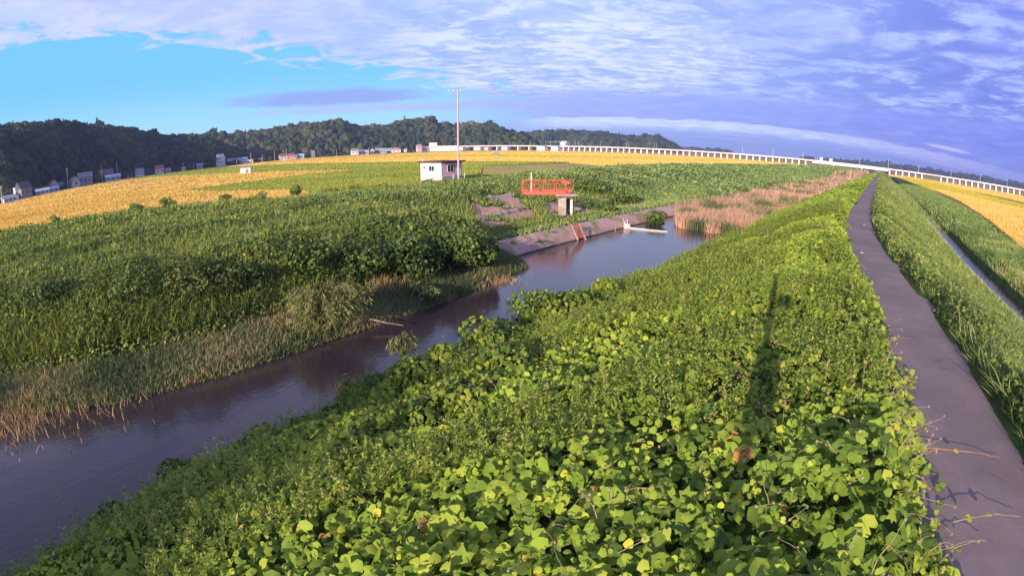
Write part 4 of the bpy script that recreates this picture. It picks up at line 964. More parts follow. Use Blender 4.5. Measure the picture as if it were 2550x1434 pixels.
pr_ = MB(); pr_.box((.52, 1.5, -.6), (.7, .7, 3.8), R(-12)); pr_.build('pier', M['dark_concrete'], G, .03)  # rear column; the shadow there is put into its darker colour
gg = MB(); gg.box((.86, .35, -.7), (.24, .08, 3.0)); gg.build('gauge_board', M['white_paint'], G)
# concrete ribs across the bare slope beside the pier
def rib(px0, py0, px1, py1, z, w, h, seed, lab):
    a_ = Vector((*at(px0, py0, z), 0)); b_ = Vector((*at(px1, py1, z), 0)); r_ = random.Random(seed); n = 26; V = []; t_ = (b_ - a_).normalized(); q = Vector((t_.y, -t_.x, 0))
    for i in range(n):
        p = a_.lerp(b_, i / (n - 1)); ss_, uu_ = su(p.x, p.y); zg = float(terr(ss_, uu_)[0]); hh = h * (.45 + .75 * r_.random()) * (1 if 0 < i < n - 1 else .2)
        for o_, z_ in ((-w / 2, -.3), (-w / 2 * .8, hh * .8), (w / 2 * .7, hh), (w / 2, -.3)): V.append((p.x - a_.x + q.x * (o_ + r_.uniform(-.05, .05)), p.y - a_.y + q.y * o_, zg + z_))
    o = mesh_obj('concrete_rib', V, grid_faces(n, 4), M['concrete'], loc=(a_.x, a_.y, 0)); return tag(o, lab, 'concrete rib', 'broken concrete ribs on the bare slope')
rib(1170, 497, 1305, 482, .35, .6, .42, 1, 'upper broken concrete rib across the bare slope left of the platform')
rib(1190, 528, 1300, 508, -.05, .6, .40, 2, 'lower broken concrete rib across the bare slope left of the platform')
rib(1425, 492, 1490, 505, .2, .8, .45, 3, 'broken concrete rib right behind the pier of the platform')
# revetment
srv = np.arange(88.75, 127, .8); V = []
for s in srv:
    f = float(far_edge(s)); wv = .06 * math.sin(s * 1.7) + .1 * float(vn(s / 2., 0, 12))
    for v, z in ((-.45, -2.5), (-.02, -2.02), (-.0, -1.93), (1.45 + wv, -.95), (1.62 + wv, -.95), (1.7 + wv, -1.3)):
        x, y = cxy(s, f - v); V.append((float(x), float(y), z + .03))
def rev_mat():
    m, w, out = new_mat('revetment_concrete'); g = w.n('ShaderNodeNewGeometry'); P = g.outputs['Position']
    n1 = w.noise(P, .7, 6, .65); n2 = w.noise(P, 6, 5, .7)
    c = w.mix(w.ss(n1, .35, .7), (.60, .37, .31), (.43, .27, .235)); c = w.mix(w.m('MULTIPLY', w.ss(n2, .5, .75), .5), c, (.22, .14, .12))
    c = w.mix(w.m('MULTIPLY', w.ss(w.noise(P, .45, 3, .5), .55, .66), .6), c, (.17, .17, .07))
    sx = w.n('ShaderNodeSeparateXYZ'); w.l(P, sx.inputs[0]); c = w.mix(w.ss(sx.outputs[2], -1.86, -1.95), c, (.10, .065, .06))
    p = w.n('ShaderNodeBsdfPrincipled'); w.l(c, p.inputs['Base Color']); p.inputs['Roughness'].default_value = .9
    b = w.n('ShaderNodeBump'); b.inputs['Strength'].default_value = .5; b.inputs['Distance'].default_value = .06; w.l(n2, b.inputs['Height']); w.l(b.outputs[0], p.inputs['Normal'])
    w.l(p.outputs[0], out.inputs[0]); return m
tag(mesh_obj('revetment', V, grid_faces(len(srv), 6), rev_mat(), smooth=False), 'sloping pinkish concrete revetment along the far waterline below the platform', 'revetment')
# grass tufts hanging over the revetment edge come from the embankment weeds; ladder of rusty steps
def on_rev(s, t):
    f = float(far_edge(s)); x, y = cxy(s, f - 1.45 * t); return Vector((float(x), float(y), -1.95 + 1.02 * t))
A0 = Vector((*at(1447, 597, -1.95), -1.95)); e1 = Vector((*at(1431, 560, -.75), -.75)) - A0; side = Vector((.95, .28, 0)) * .8
lad = tag(empty('ladder', A0), 'rusty pink step ladder lying on the revetment below the platform', 'ladder'); nrm = side.cross(e1).normalized(); nrm = nrm if nrm.z > 0 else -nrm
for k in (-.5, .5):
    mb = MB(); mb.tube([side * k - e1 * .1 + nrm * .12, side * k + e1 + nrm * .12], .07, 5); mb.build('side_rail', M['concrete'], lad)
for i in range(7):
    mb = MB(); p = e1 * (i + .6) / 7 + nrm * .16; mb.tube([p - side * .55, p + side * .55], .06, 5); mb.build('rung', solid('rust', (.42, .13, .09), .8, .2) if i == 0 else bpy.data.materials['rust'], lad)
parts = []
for sv, tt_ in [(90.5, .7), (93.5, .4), (95.6, .9), (100.5, .55), (103.0, .85), (106.5, .95), (108.0, .6), (111.5, .9), (114, .5), (117, .9)]:
    p = on_rev(sv, tt_); n = 60; P = np.array([p.x, p.y, p.z - .03]) + rng.normal(0, .2, (n, 3)) * np.array([1, 1, .15]); n_ = unit(np.array([0, 0, 1.0]) + rng.normal(size=(n, 3)) * .6 * np.array([1, 1, 0])); t1, t2 = frame(n_)
    hh = .3 * rng.lognormal(0, .3, n); parts.append(scatter(*BLADE, P, t1, t2, n_, .04 * np.ones(n), hh, hh, np.clip(rng.normal(.5, .2, n), 0, 1)))
V, F, T = merge(parts); tag(mesh_obj('revetment_weeds', V, F, M['grass'], tint=T), 'small weed tufts rooted in the cracks of the revetment', 'weeds', kind='stuff')
# floating boom and its block
a_ = Vector((*at(1566, 568, -1.95), -1.93)); b_ = Vector((*at(1662, 577, -1.95), -1.95)); mb = MB(); mb.tube([a_ * 0, (b_ - a_) * .35 + Vector((.0, -.22, 0)), (b_ - a_) * .7 + Vector((.0, -.2, 0)), b_ - a_], .09, 8, .06); o = mb.build('floating_boom', M['boom']); o.location = a_
tag(o, 'pale pink floating boom pipe lying on the water below the revetment', 'boom')
mb = MB(); mb.box((0, 0, .2), (.7, .6, .5), .4, .7); mb.tube([(-.1, 0, .3), (-.45, .2, 1.0)], .07, 5, .03); mb.tube([(.1, .1, .3), (.1, .4, .9)], .05, 5, .03); o = mb.build('mooring_block', M['boom'], None, .03); o.location = a_ + Vector((-.2, .2, -.05)); tag(o, 'white mooring block at the shore end of the floating boom', 'block')
for px, py, lab, dx in [(1532, 575, 'thin dead branch sticking out of the water left of the boom', .1), (1546, 570, 'dead branch sticking up beside the mooring block', -.3), (1512, 556, 'pale plank leaning on the revetment left of the dead branches', -.35)]:
    X, Y = at(px, py, -1.9); mb = MB(); mb.tube([(0, 0, -.3), (dx * .5, .1, .4), (dx, .15, .85)], .05, 5, .02); mb.tube([(dx * .5, .1, .4), (dx * .5 + .25, .1, .7)], .025, 4, .01); o = mb.build('dead_branch', M['dead_wood']); o.location = (X, Y, -1.9); tag(o, lab, 'branch')
for px, py, lab, ddx in [(905, 780, 'bare grey stick reaching from the willow over the water', 1.1), (960, 808, 'pale stick lying in the water at the end of the berm', .9)]:
    X, Y = at(px, py, -1.75); mb = MB(); mb.tube([(-.8, .2, .2), (0, 0, .1), (ddx, -.1, .0)], .04, 5, .015); o = mb.build('dead_branch', M['dead_wood']); o.location = (X, Y, -1.75); tag(o, lab, 'branch')

# ------------------------------------------------------------------ camera mast behind the view (its shadow falls across the vines)
mast = tag(empty('mast', (-.30 * math.sin(R(SUN_AZ)) - .05, -.30 * math.cos(R(SUN_AZ)), 2.0)), 'grey steel mast with a control box whose shadow falls across the vines', 'mast')
mb = MB(); mb.tube([(0, 0, -.3), (0, 0, 4.95)], .085, 12, .07); mb.build('pole', M['metal'], mast)
mb = MB(); mb.box((-.02, -.18, 3.05), (.46, .22, .95), R(-28)); mb.build('control_box', M['metal'], mast, .02)
mb = MB(); mb.box((.26, -.14, 4.28), (.34, .14, .30), R(-28)); mb.build('equipment_box', M['metal'], mast, .02)  # equipment box out of view, known by its shadow

# ------------------------------------------------------------------ viaduct
VD = 690.0; VA = 33.0
vc = Vector((VD * math.sin(R(VA)), VD * math.cos(R(VA)), 0)); vx = Vector((math.cos(R(VA)), -math.sin(R(VA)), 0)); vrot = math.atan2(vx.y, vx.x)
def vk(az): return VD * math.tan(R(az - VA))           # position along the viaduct of a given azimuth
via = tag(empty('viaduct', vc, vrot), 'long pale pinkish railway viaduct on rows of piers crossing the plain', 'viaduct')
k0, k1 = vk(-8.6), vk(62)
mb = MB(); mb.box(((k0 + k1) / 2, 0, 6.35), (k1 - k0, 9.5, .9)); mb.build('deck', M['viaduct'], via)
for yy in (-4.9, 4.9):
    mb = MB(); mb.box(((k0 + k1) / 2, yy, 7.0), (k1 - k0, .25, 1.15)); mb.build('parapet', M['viaduct'], via)
kb0, kb1 = vk(31.4), vk(39.3)
mb = MB(); mb.box(((kb0 + kb1) / 2, -5.6, 5.5), (kb1 - kb0, 1.0, 3.0)); mb.build('girder', M['viaduct_pier'], via)
gap0, gap1 = vk(43.4), vk(44.7)
mb = MB(); mb.box(((gap0 + gap1) / 2, -5.2, 5.75), (gap1 - gap0 + 3, .6, 1.5)); mb.build('girder', M['dark_concrete'], via)
proto = None; k = k0 + 6; npier = 0; extra = MB()
while k < k1 - 5:
    a_ = VA + math.degrees(math.atan(k / VD)); sp_ = 19.0 if a_ < 5 else 8.3
    wide = kb0 - 2 < k < kb1 + 2; g_ = gap0 + 1 < k < gap1 - 1
    if wide and npier: k += 27; mode = 1
    else: mode = 0; 
    if not g_ and npier < 100:
        if proto is None:
            mb = MB(); mb.box((0, 0, 2.9), (1.9, 8.0, 6.2), 0, .72); proto = mb.build('pier', M['viaduct_pier'], via); proto.location = (k, 0, 0)
        else:
            c = proto.copy(); col.objects.link(c); c.parent = via; c.location = (k, 0, 0)
        npier += 1
    elif not g_: extra.box((k, 0, 2.9), (1.9, 8.0, 6.2), 0, .72)
    k += sp_
if extra.v: o = extra.build('pier', M['viaduct_pier'], via); o['kind'] = 'stuff'
# braces between the columns under the deck
mb = MB(); mb.box(((k0 + k1) / 2, 2.2, 4.7), (k1 - k0, .5, .55)); mb.build('tie_beam', M['dark_concrete'], via)
# masts on the viaduct
def vpos(az, off=0.0): p = vc + vx * vk(az); n = Vector((-vx.y, vx.x, 0)); return p + n * off
def vmast(px, h, lab, off=-3.6, beam=0, gr='overhead line masts on the viaduct'):
    az = ang(px, 372)[0] if px < 1700 else ang(px, 372 + (px - 1700) * .12)[0]
    p = vpos(az, off); o = tag(empty('line_mast', (p.x, p.y, 7.0), vrot), lab, 'mast', gr); mb = MB(); mb.tube([(0, 0, -.5), (0, 0, h)], .22, 5, .16); mb.build('post', M['metal'], o)
    mb = MB(); mb.box((0, 1.6, h - 1.6), (.18, 3.4, .18)); mb.tube([(0, 0, h - 3.2), (0, 3.0, h - 1.7)], .07, 4); mb.build('bracket', M['metal'], o)
    if beam: mb = MB(); mb.box((beam / 2, 0, h - 2.2), (beam, .3, .35)); mb.build('beam', M['metal'], o)
L1 = [(1175, 'left mast of the first pair right of the tall pole'), (1184, 'right mast of the first pair right of the tall pole'), (1222, 'left mast of the second pair on the viaduct'), (1231, 'right mast of the second pair on the viaduct'), (1272, 'left mast of the third pair on the viaduct'), (1281, 'right mast of the third pair on the viaduct'), (1324, 'left mast of the pair before the dense mast group'), (1333, 'right mast of the pair before the dense mast group')]
for px, lab in L1: vmast(px, 6.3, lab)
for px, b, lab in [(1362, 9, 'first mast of the dense group joined by cross beams'), (1374, 7, 'second mast of the dense group joined by cross beams'), (1385, 7, 'third mast of the dense group joined by cross beams'), (1397, 6, 'fourth mast of the dense group joined by cross beams'), (1407, 6, 'fifth mast of the dense group joined by cross beams'), (1420, 0, 'last mast of the dense group joined by cross beams')]: vmast(px, 8.0, lab, beam=b)
for px, h, lab in [(1435, 8, 'left mast of the pair just right of the dense mast group'), (1443, 8, 'right mast of the pair just right of the dense mast group'), (1498, 8.2, 'single mast in front of the low right hill'), (1562, 8.2, 'left mast of the pair before the summit of the low right hill'), (1568, 8.2, 'right mast of the pair before the summit of the low right hill'), (1631, 8.2, 'left mast of the pair before the end of the low right hill'), (1637, 8.2, 'right mast of the pair before the end of the low right hill'),
                   (1850, 9.5, 'first mast standing against the sky right of the hills'), (1925, 9.5, 'second mast standing against the sky right of the hills'), (1999, 9, 'mast against the sky just left of the two white turrets'), (2139, 9, 'mast against the sky between the turrets and the path end'), (2210, 11, 'tall mast on the viaduct above the end of the path'), (2285, 9.5, 'second mast on the viaduct right of the path end'), (2365, 9.5, 'third mast on the viaduct right of the path end'), (2438, 9.5, 'fourth mast on the viaduct right of the path end'), (2505, 9.5, 'rightmost mast on the viaduct')]: vmast(px, h, lab)
for px, lab in [(2045, 'left of the two white turrets on the viaduct bridge'), (2069, 'right of the two white turrets on the viaduct bridge')]:
    az = ang(px, 400)[0]; p = vpos(az, -3.0); o = tag(empty('turret', (p.x, p.y, 6.8), vrot), lab, 'turret', 'white turrets on the viaduct'); mb = MB(); mb.box((0, 0, 2.1), (3.6, 3.0, 4.2)); mb.build('body', M['white_paint'], o, .1); mb = MB(); mb.box((0, 0, 4.35), (4.0, 3.4, .3)); mb.build('roof', M['viaduct'], o)

# ------------------------------------------------------------------ hills and forest
def house_R(az): return float(np.interp(az, [-60, -53, -46.5, -40, -30, -22, -11.5, -4], [285, 300, 395, 480, 545, 660, 780, 830]))
def ico(sub=1):
    import bmesh
    bm = bmesh.new(); bmesh.ops.create_icosphere(bm, subdivisions=sub, radius=1); v = np.array([x.co[:] for x in bm.verts]); f = np.array([[q.index for q in p.verts] for p in bm.faces]); bm.free(); return v, f
IV, IF = ico(2)
def crown_template(seed, cone=False, cards=60):
    r_ = np.random.default_rng(seed); v = IV.copy(); n = v / np.linalg.norm(v, axis=1)[:, None]
    v = n * (1 + .28 * r_.normal(size=(len(v), 1)) * .6)
    if cone: rad = np.clip((1.0 - n[:, 2]) / 1.6, .05, 1); v[:, :2] = n[:, :2] * rad[:, None] * .62 * (1 + .2 * r_.normal(size=(len(v), 1))); v[:, 2] = n[:, 2] * 1.25
    d = unit(r_.normal(size=(cards, 3))); d[:, 2] = np.abs(d[:, 2]) * 1.1 - .35; d = unit(d); c = d * (1 + .12 * r_.normal(size=(cards, 1)))
    if cone: rad = np.clip((1.0 - d[:, 2]) / 1.6, .05, 1); c = np.stack([d[:, 0] * rad * .68, d[:, 1] * rad * .68, d[:, 2] * 1.3], -1)
    nn = unit(d + .5 * r_.normal(size=d.shape)); a = unit(np.cross(nn, r_.normal(size=nn.shape))); b = np.cross(nn, a); s = r_.uniform(.14, .26, (cards, 1))
    q = np.stack([c - a * s, c + b * s, c + a * s, c - b * s], 1).reshape(-1, 3)
    qf = np.arange(cards * 4).reshape(-1, 4) + len(v)
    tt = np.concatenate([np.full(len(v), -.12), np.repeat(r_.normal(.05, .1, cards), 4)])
    return np.concatenate([v, q]), [IF, qf], tt
CT = [crown_template(i, False, 46) for i in range(3)] + [crown_template(7, True, 46), crown_template(8, True, 46)]
def crowns(P, rad, hgt, tint, pc=.35):
    parts = []; kind = rng.random(len(P)); which = np.where(kind < pc, rng.integers(3, 5, len(P)), rng.integers(0, 3, len(P)))
    for k, (tv, tf, tt) in enumerate(CT):
        m = which == k
        if not m.any(): continue
        p = P[m]; n = len(p); th = rng.uniform(0, 2 * np.pi, n); r = rad[m]; h = hgt[m]
        c, s = np.cos(th), np.sin(th); x = tv[None, :, 0] * c[:, None] - tv[None, :, 1] * s[:, None]; y = tv[None, :, 0] * s[:, None] + tv[None, :, 1] * c[:, None]
        V = np.stack([p[:, 0:1] + x * r[:, None], p[:, 1:2] + y * r[:, None], p[:, 2:3] + tv[None, :, 2] * h[:, None]], -1).reshape(-1, 3)
        off = (np.arange(n) * len(tv))[:, None, None]; F = [(off + f[None]).reshape(-1, f.shape[1]) for f in tf]
        parts.append((V, F, np.clip((tint[m][:, None] + tt[None]), 0, 1).ravel()))
    return parts
SKY = [ang(x, y) for x, y in [(-60, 330), (0, 322), (60, 314), (110, 308), (150, 306), (200, 312), (250, 313), (330, 326), (420, 339), (500, 340), (560, 338), (640, 328), (700, 320), (760, 310), (850, 303), (870, 309), (900, 315), (950, 314), (1010, 302), (1080, 297), (1100, 310), (1140, 314), (1180, 309), (1235, 313), (1260, 324), (1290, 336), (1320, 333), (1420, 326), (1500, 333), (1580, 341), (1620, 340), (1650, 346), (1675, 357), (1690, 366)]]
SA = [a for a, e in SKY]; SE = [e for a, e in SKY]
def hill(name, flab, a0, a1, foot, depth, elev, th, rad, dens, tm, seed, pc=.35, ends=(2.0, 2.0)):
    na = max(20, int((a1 - a0) * 2)); AZ = np.linspace(a0, a1, na); TT = np.concatenate([np.linspace(0, 1, 12), np.linspace(1.1, 1.8, 5)])
    def surf(az, t):
        rf_ = np.vectorize(foot)(az); rd = rf_ + depth; fade = sm(az, a0, a0 + ends[0]) * sm(az, a1, a1 - ends[1])
        hr = (rd * np.tan(np.radians(np.vectorize(elev)(az))) + CAMZ - rad * 2.0) * fade
        hr = np.maximum(hr, .2)
        prof = np.where(t < 1, np.sin(np.clip(t, 0, 1) * np.pi / 2) ** .8, np.cos((t - 1) / .8 * np.pi / 2))
        r = rf_ + depth * t; x = r * np.sin(np.radians(az)); y = r * np.cos(np.radians(az))
        z = hr * prof * (1 + .16 * fbm(x / 60, y / 60, seed, 3) * np.clip((1 - t) * 3, 0, 1)) + .1
        return x, y, z
    A, T_ = np.meshgrid(AZ, TT, indexing='ij'); x, y, z = surf(A, T_)
    tag(mesh_obj(name, np.stack([x, y, z], -1), grid_faces(na, len(TT))[:, ::-1], M['hill'], smooth=True), kind='structure')
    mean_r = foot((a0 + a1) / 2) + depth / 2; area = math.radians(a1 - a0) * mean_r * depth; n = int(area * dens)
    az = rng.uniform(a0, a1, n); t = rng.random(n) ** .8 * 1.12; x, y, z = surf(az, t); nz_ = fbm(x / 40, y / 40, seed + 3, 3)
    k = z > .6; x, y, z, nz_, t = x[k], y[k], z[k], nz_[k], t[k]; n = len(x)
    r = rad * rng.lognormal(0, .22, n); h = r * rng.uniform(.9, 1.5, n)
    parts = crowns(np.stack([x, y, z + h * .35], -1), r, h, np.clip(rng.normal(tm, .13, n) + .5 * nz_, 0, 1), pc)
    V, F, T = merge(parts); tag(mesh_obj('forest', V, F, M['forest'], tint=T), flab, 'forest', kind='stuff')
M['hill'] = solid('hill_soil', (.035, .05, .022), .95, .1, nscale=.05)
ev = lambda az: float(np.interp(az, SA, SE))
hill('hill', 'dark wooded slope rising behind the houses on the far left', -62, -27, lambda a: house_R(a) + 45, 150, lambda a: ev(a) if a < -33 else ev(a) - (a + 33) * .20, 7, 3.3, 1 / 10., .36, 1, .12, (.5, 4))
hill('hill', 'wooded ridge in the middle left behind the farm houses', -36, -7.2, lambda a: 700 + (a + 36) * 7, 190, ev, 8, 4.2, 1 / 17., .58, 2, .08, (3, .9))
hill('hill', 'wooded ridge right behind the tall utility pole', -8.8, 2.6, lambda a: 905, 180, lambda a: ev(a) if a > -6.9 else 2.35, 8, 4.6, 1 / 20., .50, 3, .1, (1.2, 1.4))
hill('hill', 'low bluish wooded hill beyond the left part of the viaduct', -1, 17.6, lambda a: 1450, 260, lambda a: ev(a) if a > .9 else 1.15, 10, 6.8, 1 / 42., .42, 4, .1, (1.4, .8))
farp = [(17, .12), (24, .10), (30, .2), (34.6, .34), (38, .52), (41, .46), (44.3, .50), (48, .52), (53.6, .48), (60, .5), (66, .4)]
hill('hill', 'thin dark far off wooded ridge above the right part of the viaduct', 27, 66, lambda a: 2500, 400, lambda a: float(np.interp(a, [p[0] for p in farp], [p[1] for p in farp])) + .05 * math.sin(a * 2.3), 10, 9, 1 / 190., .3, 5, .05, (4, .5))
farq = [(14, .25), (18, .33), (21, .3), (24, .16), (26, .2), (28.5, .12), (31, .05)]
hill('hill', 'faint far off blue ridge at the horizon right of the low hill', 14, 32, lambda a: 3400, 500, lambda a: float(np.interp(a, [p[0] for p in farq], [p[1] for p in farq])), 10, 10, 1 / 260., .3, 6, .05, (.5, 3))
# bare pink cut in the ridge
# skyline trees standing out on the left ridge
def tree(label, px, py_top, py_base, dist, rw, cone=False, tint=.35):
    az, et = ang(px, py_top); _, eb = ang(px, py_base); x, y = pol(az, dist); zt = CAMZ + dist * math.tan(R(et)); zb = CAMZ + dist * math.tan(R(eb)) - 3; h = zt - zb
    o = tag(empty('tree', (x, y, zb)), label, 'tree', 'trees standing out on the skyline'); mb = MB(); mb.tube([(0, 0, 0), (.2, 0, h * .75)], .35, 6, .12)
    for q in range(4): mb.tube([(0, 0, h * .35 + q), (math.cos(q * 1.7) * rw * .6, math.sin(q * 1.7) * rw * .6, h * .6 + q)], .15, 4, .05)
    mb.build('trunk', M['bark'], o)
    V, F, T = leaf_ball(420, (rw, rw, h * .38), (0, 0, h * .62), 1.1, tint=(tint, .15), nb=6); mesh_obj('crown', V, F, M['forest'], o, tint=T)
tree('tallest pointed tree on the left skyline', 184, 298, 314, 530, 3.6); tree('rounded tree left of the tallest one on the skyline', 168, 306, 316, 528, 3.4)
tree('narrow dark tree at the left picture edge on the skyline', 2, 312, 328, 470, 2.0); tree('small spiky tree on the saddle of the middle ridge', 869, 305, 316, 890, 3.2)
tree('clump tree on the summit of the low right hill', 1420, 322, 330, 1690, 10); tree('dark lone tree on the horizon right of the low hill', 1797, 373, 379, 1500, 9)
tree('right one of the dark far trees on the horizon', 1812, 376, 380, 1500, 8)

# ------------------------------------------------------------------ houses along the foot of the hills
def cm(c): 
    n = 'paint_%02x%02x%02x' % tuple(int(x * 255) for x in c)
    return bpy.data.materials.get(n) or solid(n, c, .8, .2, var=.08, nscale=.8)
def house(label, x0, x1, yt, yb, wall, roof, style='gable', depth=8, yaw=.3, nw=2, dr=0, cat='house'):
    az0 = ang(x0, yb)[0]; az1 = ang(x1, yb)[0]; az = (az0 + az1) / 2; Rr = house_R(az) + dr; w = R(az1 - az0) * Rr; h = R((yb - yt) / 23.58) * Rr
    w = max(w - depth * abs(math.sin(yaw)) * .5, w * .75); h *= 1.18; x, y = pol(az, Rr); o = tag(empty('house' if cat == 'house' else cat.replace(' ', '_'), (x, y, .15), -R(az) + yaw), label, cat, 'houses at the foot of the hills')
    hw = h * (.62 if style != 'flat' else .9); mb = MB(); mb.box((0, 0, hw / 2), (w, depth, hw)); wm = cm(wall); wl = mb.build('wall', wm, o)
    e = .5; rb = MB()
    if style == 'gable':      # ridge along x
        a = [(-w / 2 - e, -depth / 2 - e, hw - .2), (w / 2 + e, -depth / 2 - e, hw - .2), (w / 2 + e, depth / 2 + e, hw - .2), (-w / 2 - e, depth / 2 + e, hw - .2), (-w / 2 - e, 0, h), (w / 2 + e, 0, h)]
        rb.add(a, [(0, 1, 5, 4), (2, 3, 4, 5), (0, 4, 3), (1, 2, 5), (3, 2, 1, 0)])
    elif style == 'front':    # gable facing the camera
        a = [(-w / 2 - e, -depth / 2 - e, hw - .2), (w / 2 + e, -depth / 2 - e, hw - .2), (w / 2 + e, depth / 2 + e, hw - .2), (-w / 2 - e, depth / 2 + e, hw - .2), (0, -depth / 2 - e, h), (0, depth / 2 + e, h)]
        rb.add(a, [(0, 4, 5, 3), (1, 2, 5, 4), (2, 3, 5), (3, 2, 1, 0)]); g = MB(); g.add([(-w / 2, -depth / 2 - .01, hw - .2), (w / 2, -depth / 2 - .01, hw - .2), (0, -depth / 2 - .01, h - .3), (-w / 2, -depth / 2 - .3, hw - .2), (w / 2, -depth / 2 - .3, hw - .2), (0, -depth / 2 - .3, h - .3)], [(3, 4, 5), (2, 1, 0), (0, 1, 4, 3), (1, 2, 5, 4), (2, 0, 3, 5)]); g.build('gable', wm, o)
    elif style == 'hip':
        a = [(-w / 2 - e, -depth / 2 - e, hw - .2), (w / 2 + e, -depth / 2 - e, hw - .2), (w / 2 + e, depth / 2 + e, hw - .2), (-w / 2 - e, depth / 2 + e, hw - .2), (-w * .18, 0, h), (w * .18, 0, h)]
        rb.add(a, [(0, 1, 5, 4), (2, 3, 4, 5), (0, 4, 3), (1, 2, 5), (3, 2, 1, 0)])
    else: rb.box((0, 0, hw + .15), (w + .6, depth + .6, .35))
    rb.build('roof', cm(roof), o)
    for i in range(nw):
        xx = (i + .5) / nw * w - w / 2; ww = min(1.6, w / nw * .45); g = MB(); g.box((xx, -depth / 2 - .03, hw * .55), (ww, .1, min(1.2, hw * .35))); g.build('window', M['glass'], o)
    return o
Wh = (.80, .74, .74); Pk = (.66, .45, .46); Br = (.24, .16, .13); Bl = (.20, .34, .50); Gr = (.30, .30, .33); Dk = (.10, .10, .12); Lg = (.50, .52, .58); Rd = (.40, .12, .09); Tn = (.42, .36, .28)
house('long low grey blue shed at the left picture edge', 4, 40, 480, 494, Lg, (.30, .36, .42), 'gable', 8, .2, 3, -10, 'shed')
house('dark two storey house with a bright white end wall on the far left', 40, 78, 453, 484, (.30, .28, .30), Dk, 'gable', 8, .5, 3)
house('white flat annex leaning on the dark far left house', 35, 45, 458, 483, Wh, Wh, 'flat', 5, .2, 1, -12, 'annex')
house('low pale roofed shed right of the dark far left house', 88, 122, 467, 479, Lg, (.46, .50, .62), 'gable', 7, .1, 3, -8, 'shed')
house('brown small house with pinkish wall behind the pale shed', 121, 145, 446, 468, Pk, Br, 'front', 7, .2, 2, 10)
house('second low pale shed in front of the dark blue roof', 118, 147, 463, 474, Lg, (.44, .47, .60), 'gable', 7, .15, 2, -10, 'shed')
house('wide dark blue roofed house behind the pale sheds', 128, 168, 434, 448, (.26, .26, .30), (.16, .20, .26), 'hip', 9, -.1, 3, 30)
house('grey house with a pink white gable facing the field', 173, 198, 431, 452, (.70, .58, .58), Gr, 'front', 9, .25, 1)
house('large grey roofed farmhouse joined right of the pink white gable', 194, 230, 427, 452, Gr, (.26, .29, .31), 'gable', 9, .1, 3, 6)
house('brown barn with a dark roof between two utility poles', 246, 282, 417, 440, Br, (.20, .15, .13), 'gable', 9, .15, 2, 25, 'barn')
house('low light violet roofed shed in front of the brown barn', 262, 300, 434, 447, Lg, (.55, .55, .72), 'gable', 7, .1, 3, -10, 'shed')
house('small white farm building with a grey roof right of the long shed row', 337, 358, 416, 432, Wh, Gr, 'gable', 7, .3, 2)
house('white house with a red brown tiled roof standing alone', 386, 407, 405, 422, Wh, Rd, 'gable', 8, .15, 2)
house('small pinkish outbuilding right of the red brown roof', 411, 425, 418, 427, Pk, Gr, 'gable', 6, .1, 1, 0, 'outbuilding')
house('tiny white outbuilding halfway to the blue roofed hall', 453, 462, 418, 425, Wh, Wh, 'flat', 5, .1, 1, 0, 'outbuilding')
house('pale blue sided cottage left of the tall pinkish house', 490, 505, 407, 418, (.44, .46, .66), Gr, 'gable', 7, .1, 2)
house('tall narrow pinkish white house with stepped storeys', 540, 560, 392, 417, (.74, .62, .66), Gr, 'gable', 8, .4, 2)
house('blue roofed long hall right of the tall pinkish house', 566, 602, 391, 404, (.55, .60, .75), Bl, 'gable', 9, .1, 4, 20, 'hall')
house('second blue roofed hall behind the white shed by the field', 604, 616, 392, 405, (.34, .42, .55), Bl, 'gable', 9, .1, 2, 25, 'hall')
house('grey blue shed row ending at the utility poles', 628, 652, 396, 404, (.42, .44, .55), Gr, 'gable', 7, .1, 3, 20, 'shed')
house('long white low store at the field edge below the blue halls', 605, 630, 401, 409, Wh, Wh, 'flat', 6, .1, 3, -20, 'store')
house('white and brown house just left of the pale blue house', 695, 714, 381, 394, (.78, .66, .70), Br, 'gable', 8, .2, 2)
house('brown roofed house joined to the white and brown one', 713, 738, 380, 393, Pk, Rd, 'hip', 8, .1, 3, 8)
house('pale blue roofed house at the end of the middle group', 738, 757, 383, 393, (.52, .66, .76), (.40, .58, .70), 'gable', 8, .1, 2)
house('narrow grey tower house among the poles', 777, 784, 371, 387, Gr, Gr, 'flat', 6, .1, 1)
house('pale house with a bright white front left of the long row', 874, 892, 371, 384, (.82, .72, .82), Gr, 'gable', 8, .2, 2)
house('low violet white building in the long distant row', 893, 918, 374, 383, (.62, .58, .74), Lg, 'gable', 8, .1, 3)
house('small bright white house in the long distant row', 922, 932, 370, 381, Wh, Lg, 'front', 7, .1, 1)
house('long grey blue hall in the long distant row', 934, 962, 368, 379, (.42, .45, .58), (.34, .42, .46), 'gable', 9, .1, 4, 0, 'hall')
house('second grey blue hall joined to the long one', 963, 984, 369, 379, (.48, .48, .62), (.34, .40, .46), 'gable', 9, -.1, 3, 6, 'hall')
house('pink red roofed house at the end of the distant hall row', 974, 998, 367, 378, (.78, .60, .68), (.50, .25, .27), 'hip', 8, .1, 2, -14)
house('small white hut right of the distant hall row', 1006, 1013, 371, 378, Wh, Wh, 'flat', 5, .1, 1, 0, 'hut')
house('pinkish roofed house left of the station block', 1037, 1050, 359, 374, (.74, .52, .56), (.52, .34, .36), 'gable', 8, .3, 2)
house('low pinkish house touching the station block', 1048, 1067, 364, 375, (.70, .52, .56), (.48, .36, .38), 'gable', 8, .1, 2, 8)
house('square white station block with a pink roof at the end of the viaduct', 1069, 1088, 352, 372, (.84, .76, .80), (.66, .30, .34), 'flat', 12, .1, 2, 0, 'station block')
house('long white station wing beneath the left end of the viaduct', 1086, 1140, 366, 378, (.84, .78, .86), (.70, .60, .68), 'flat', 10, 0, 5, -12, 'station wing')
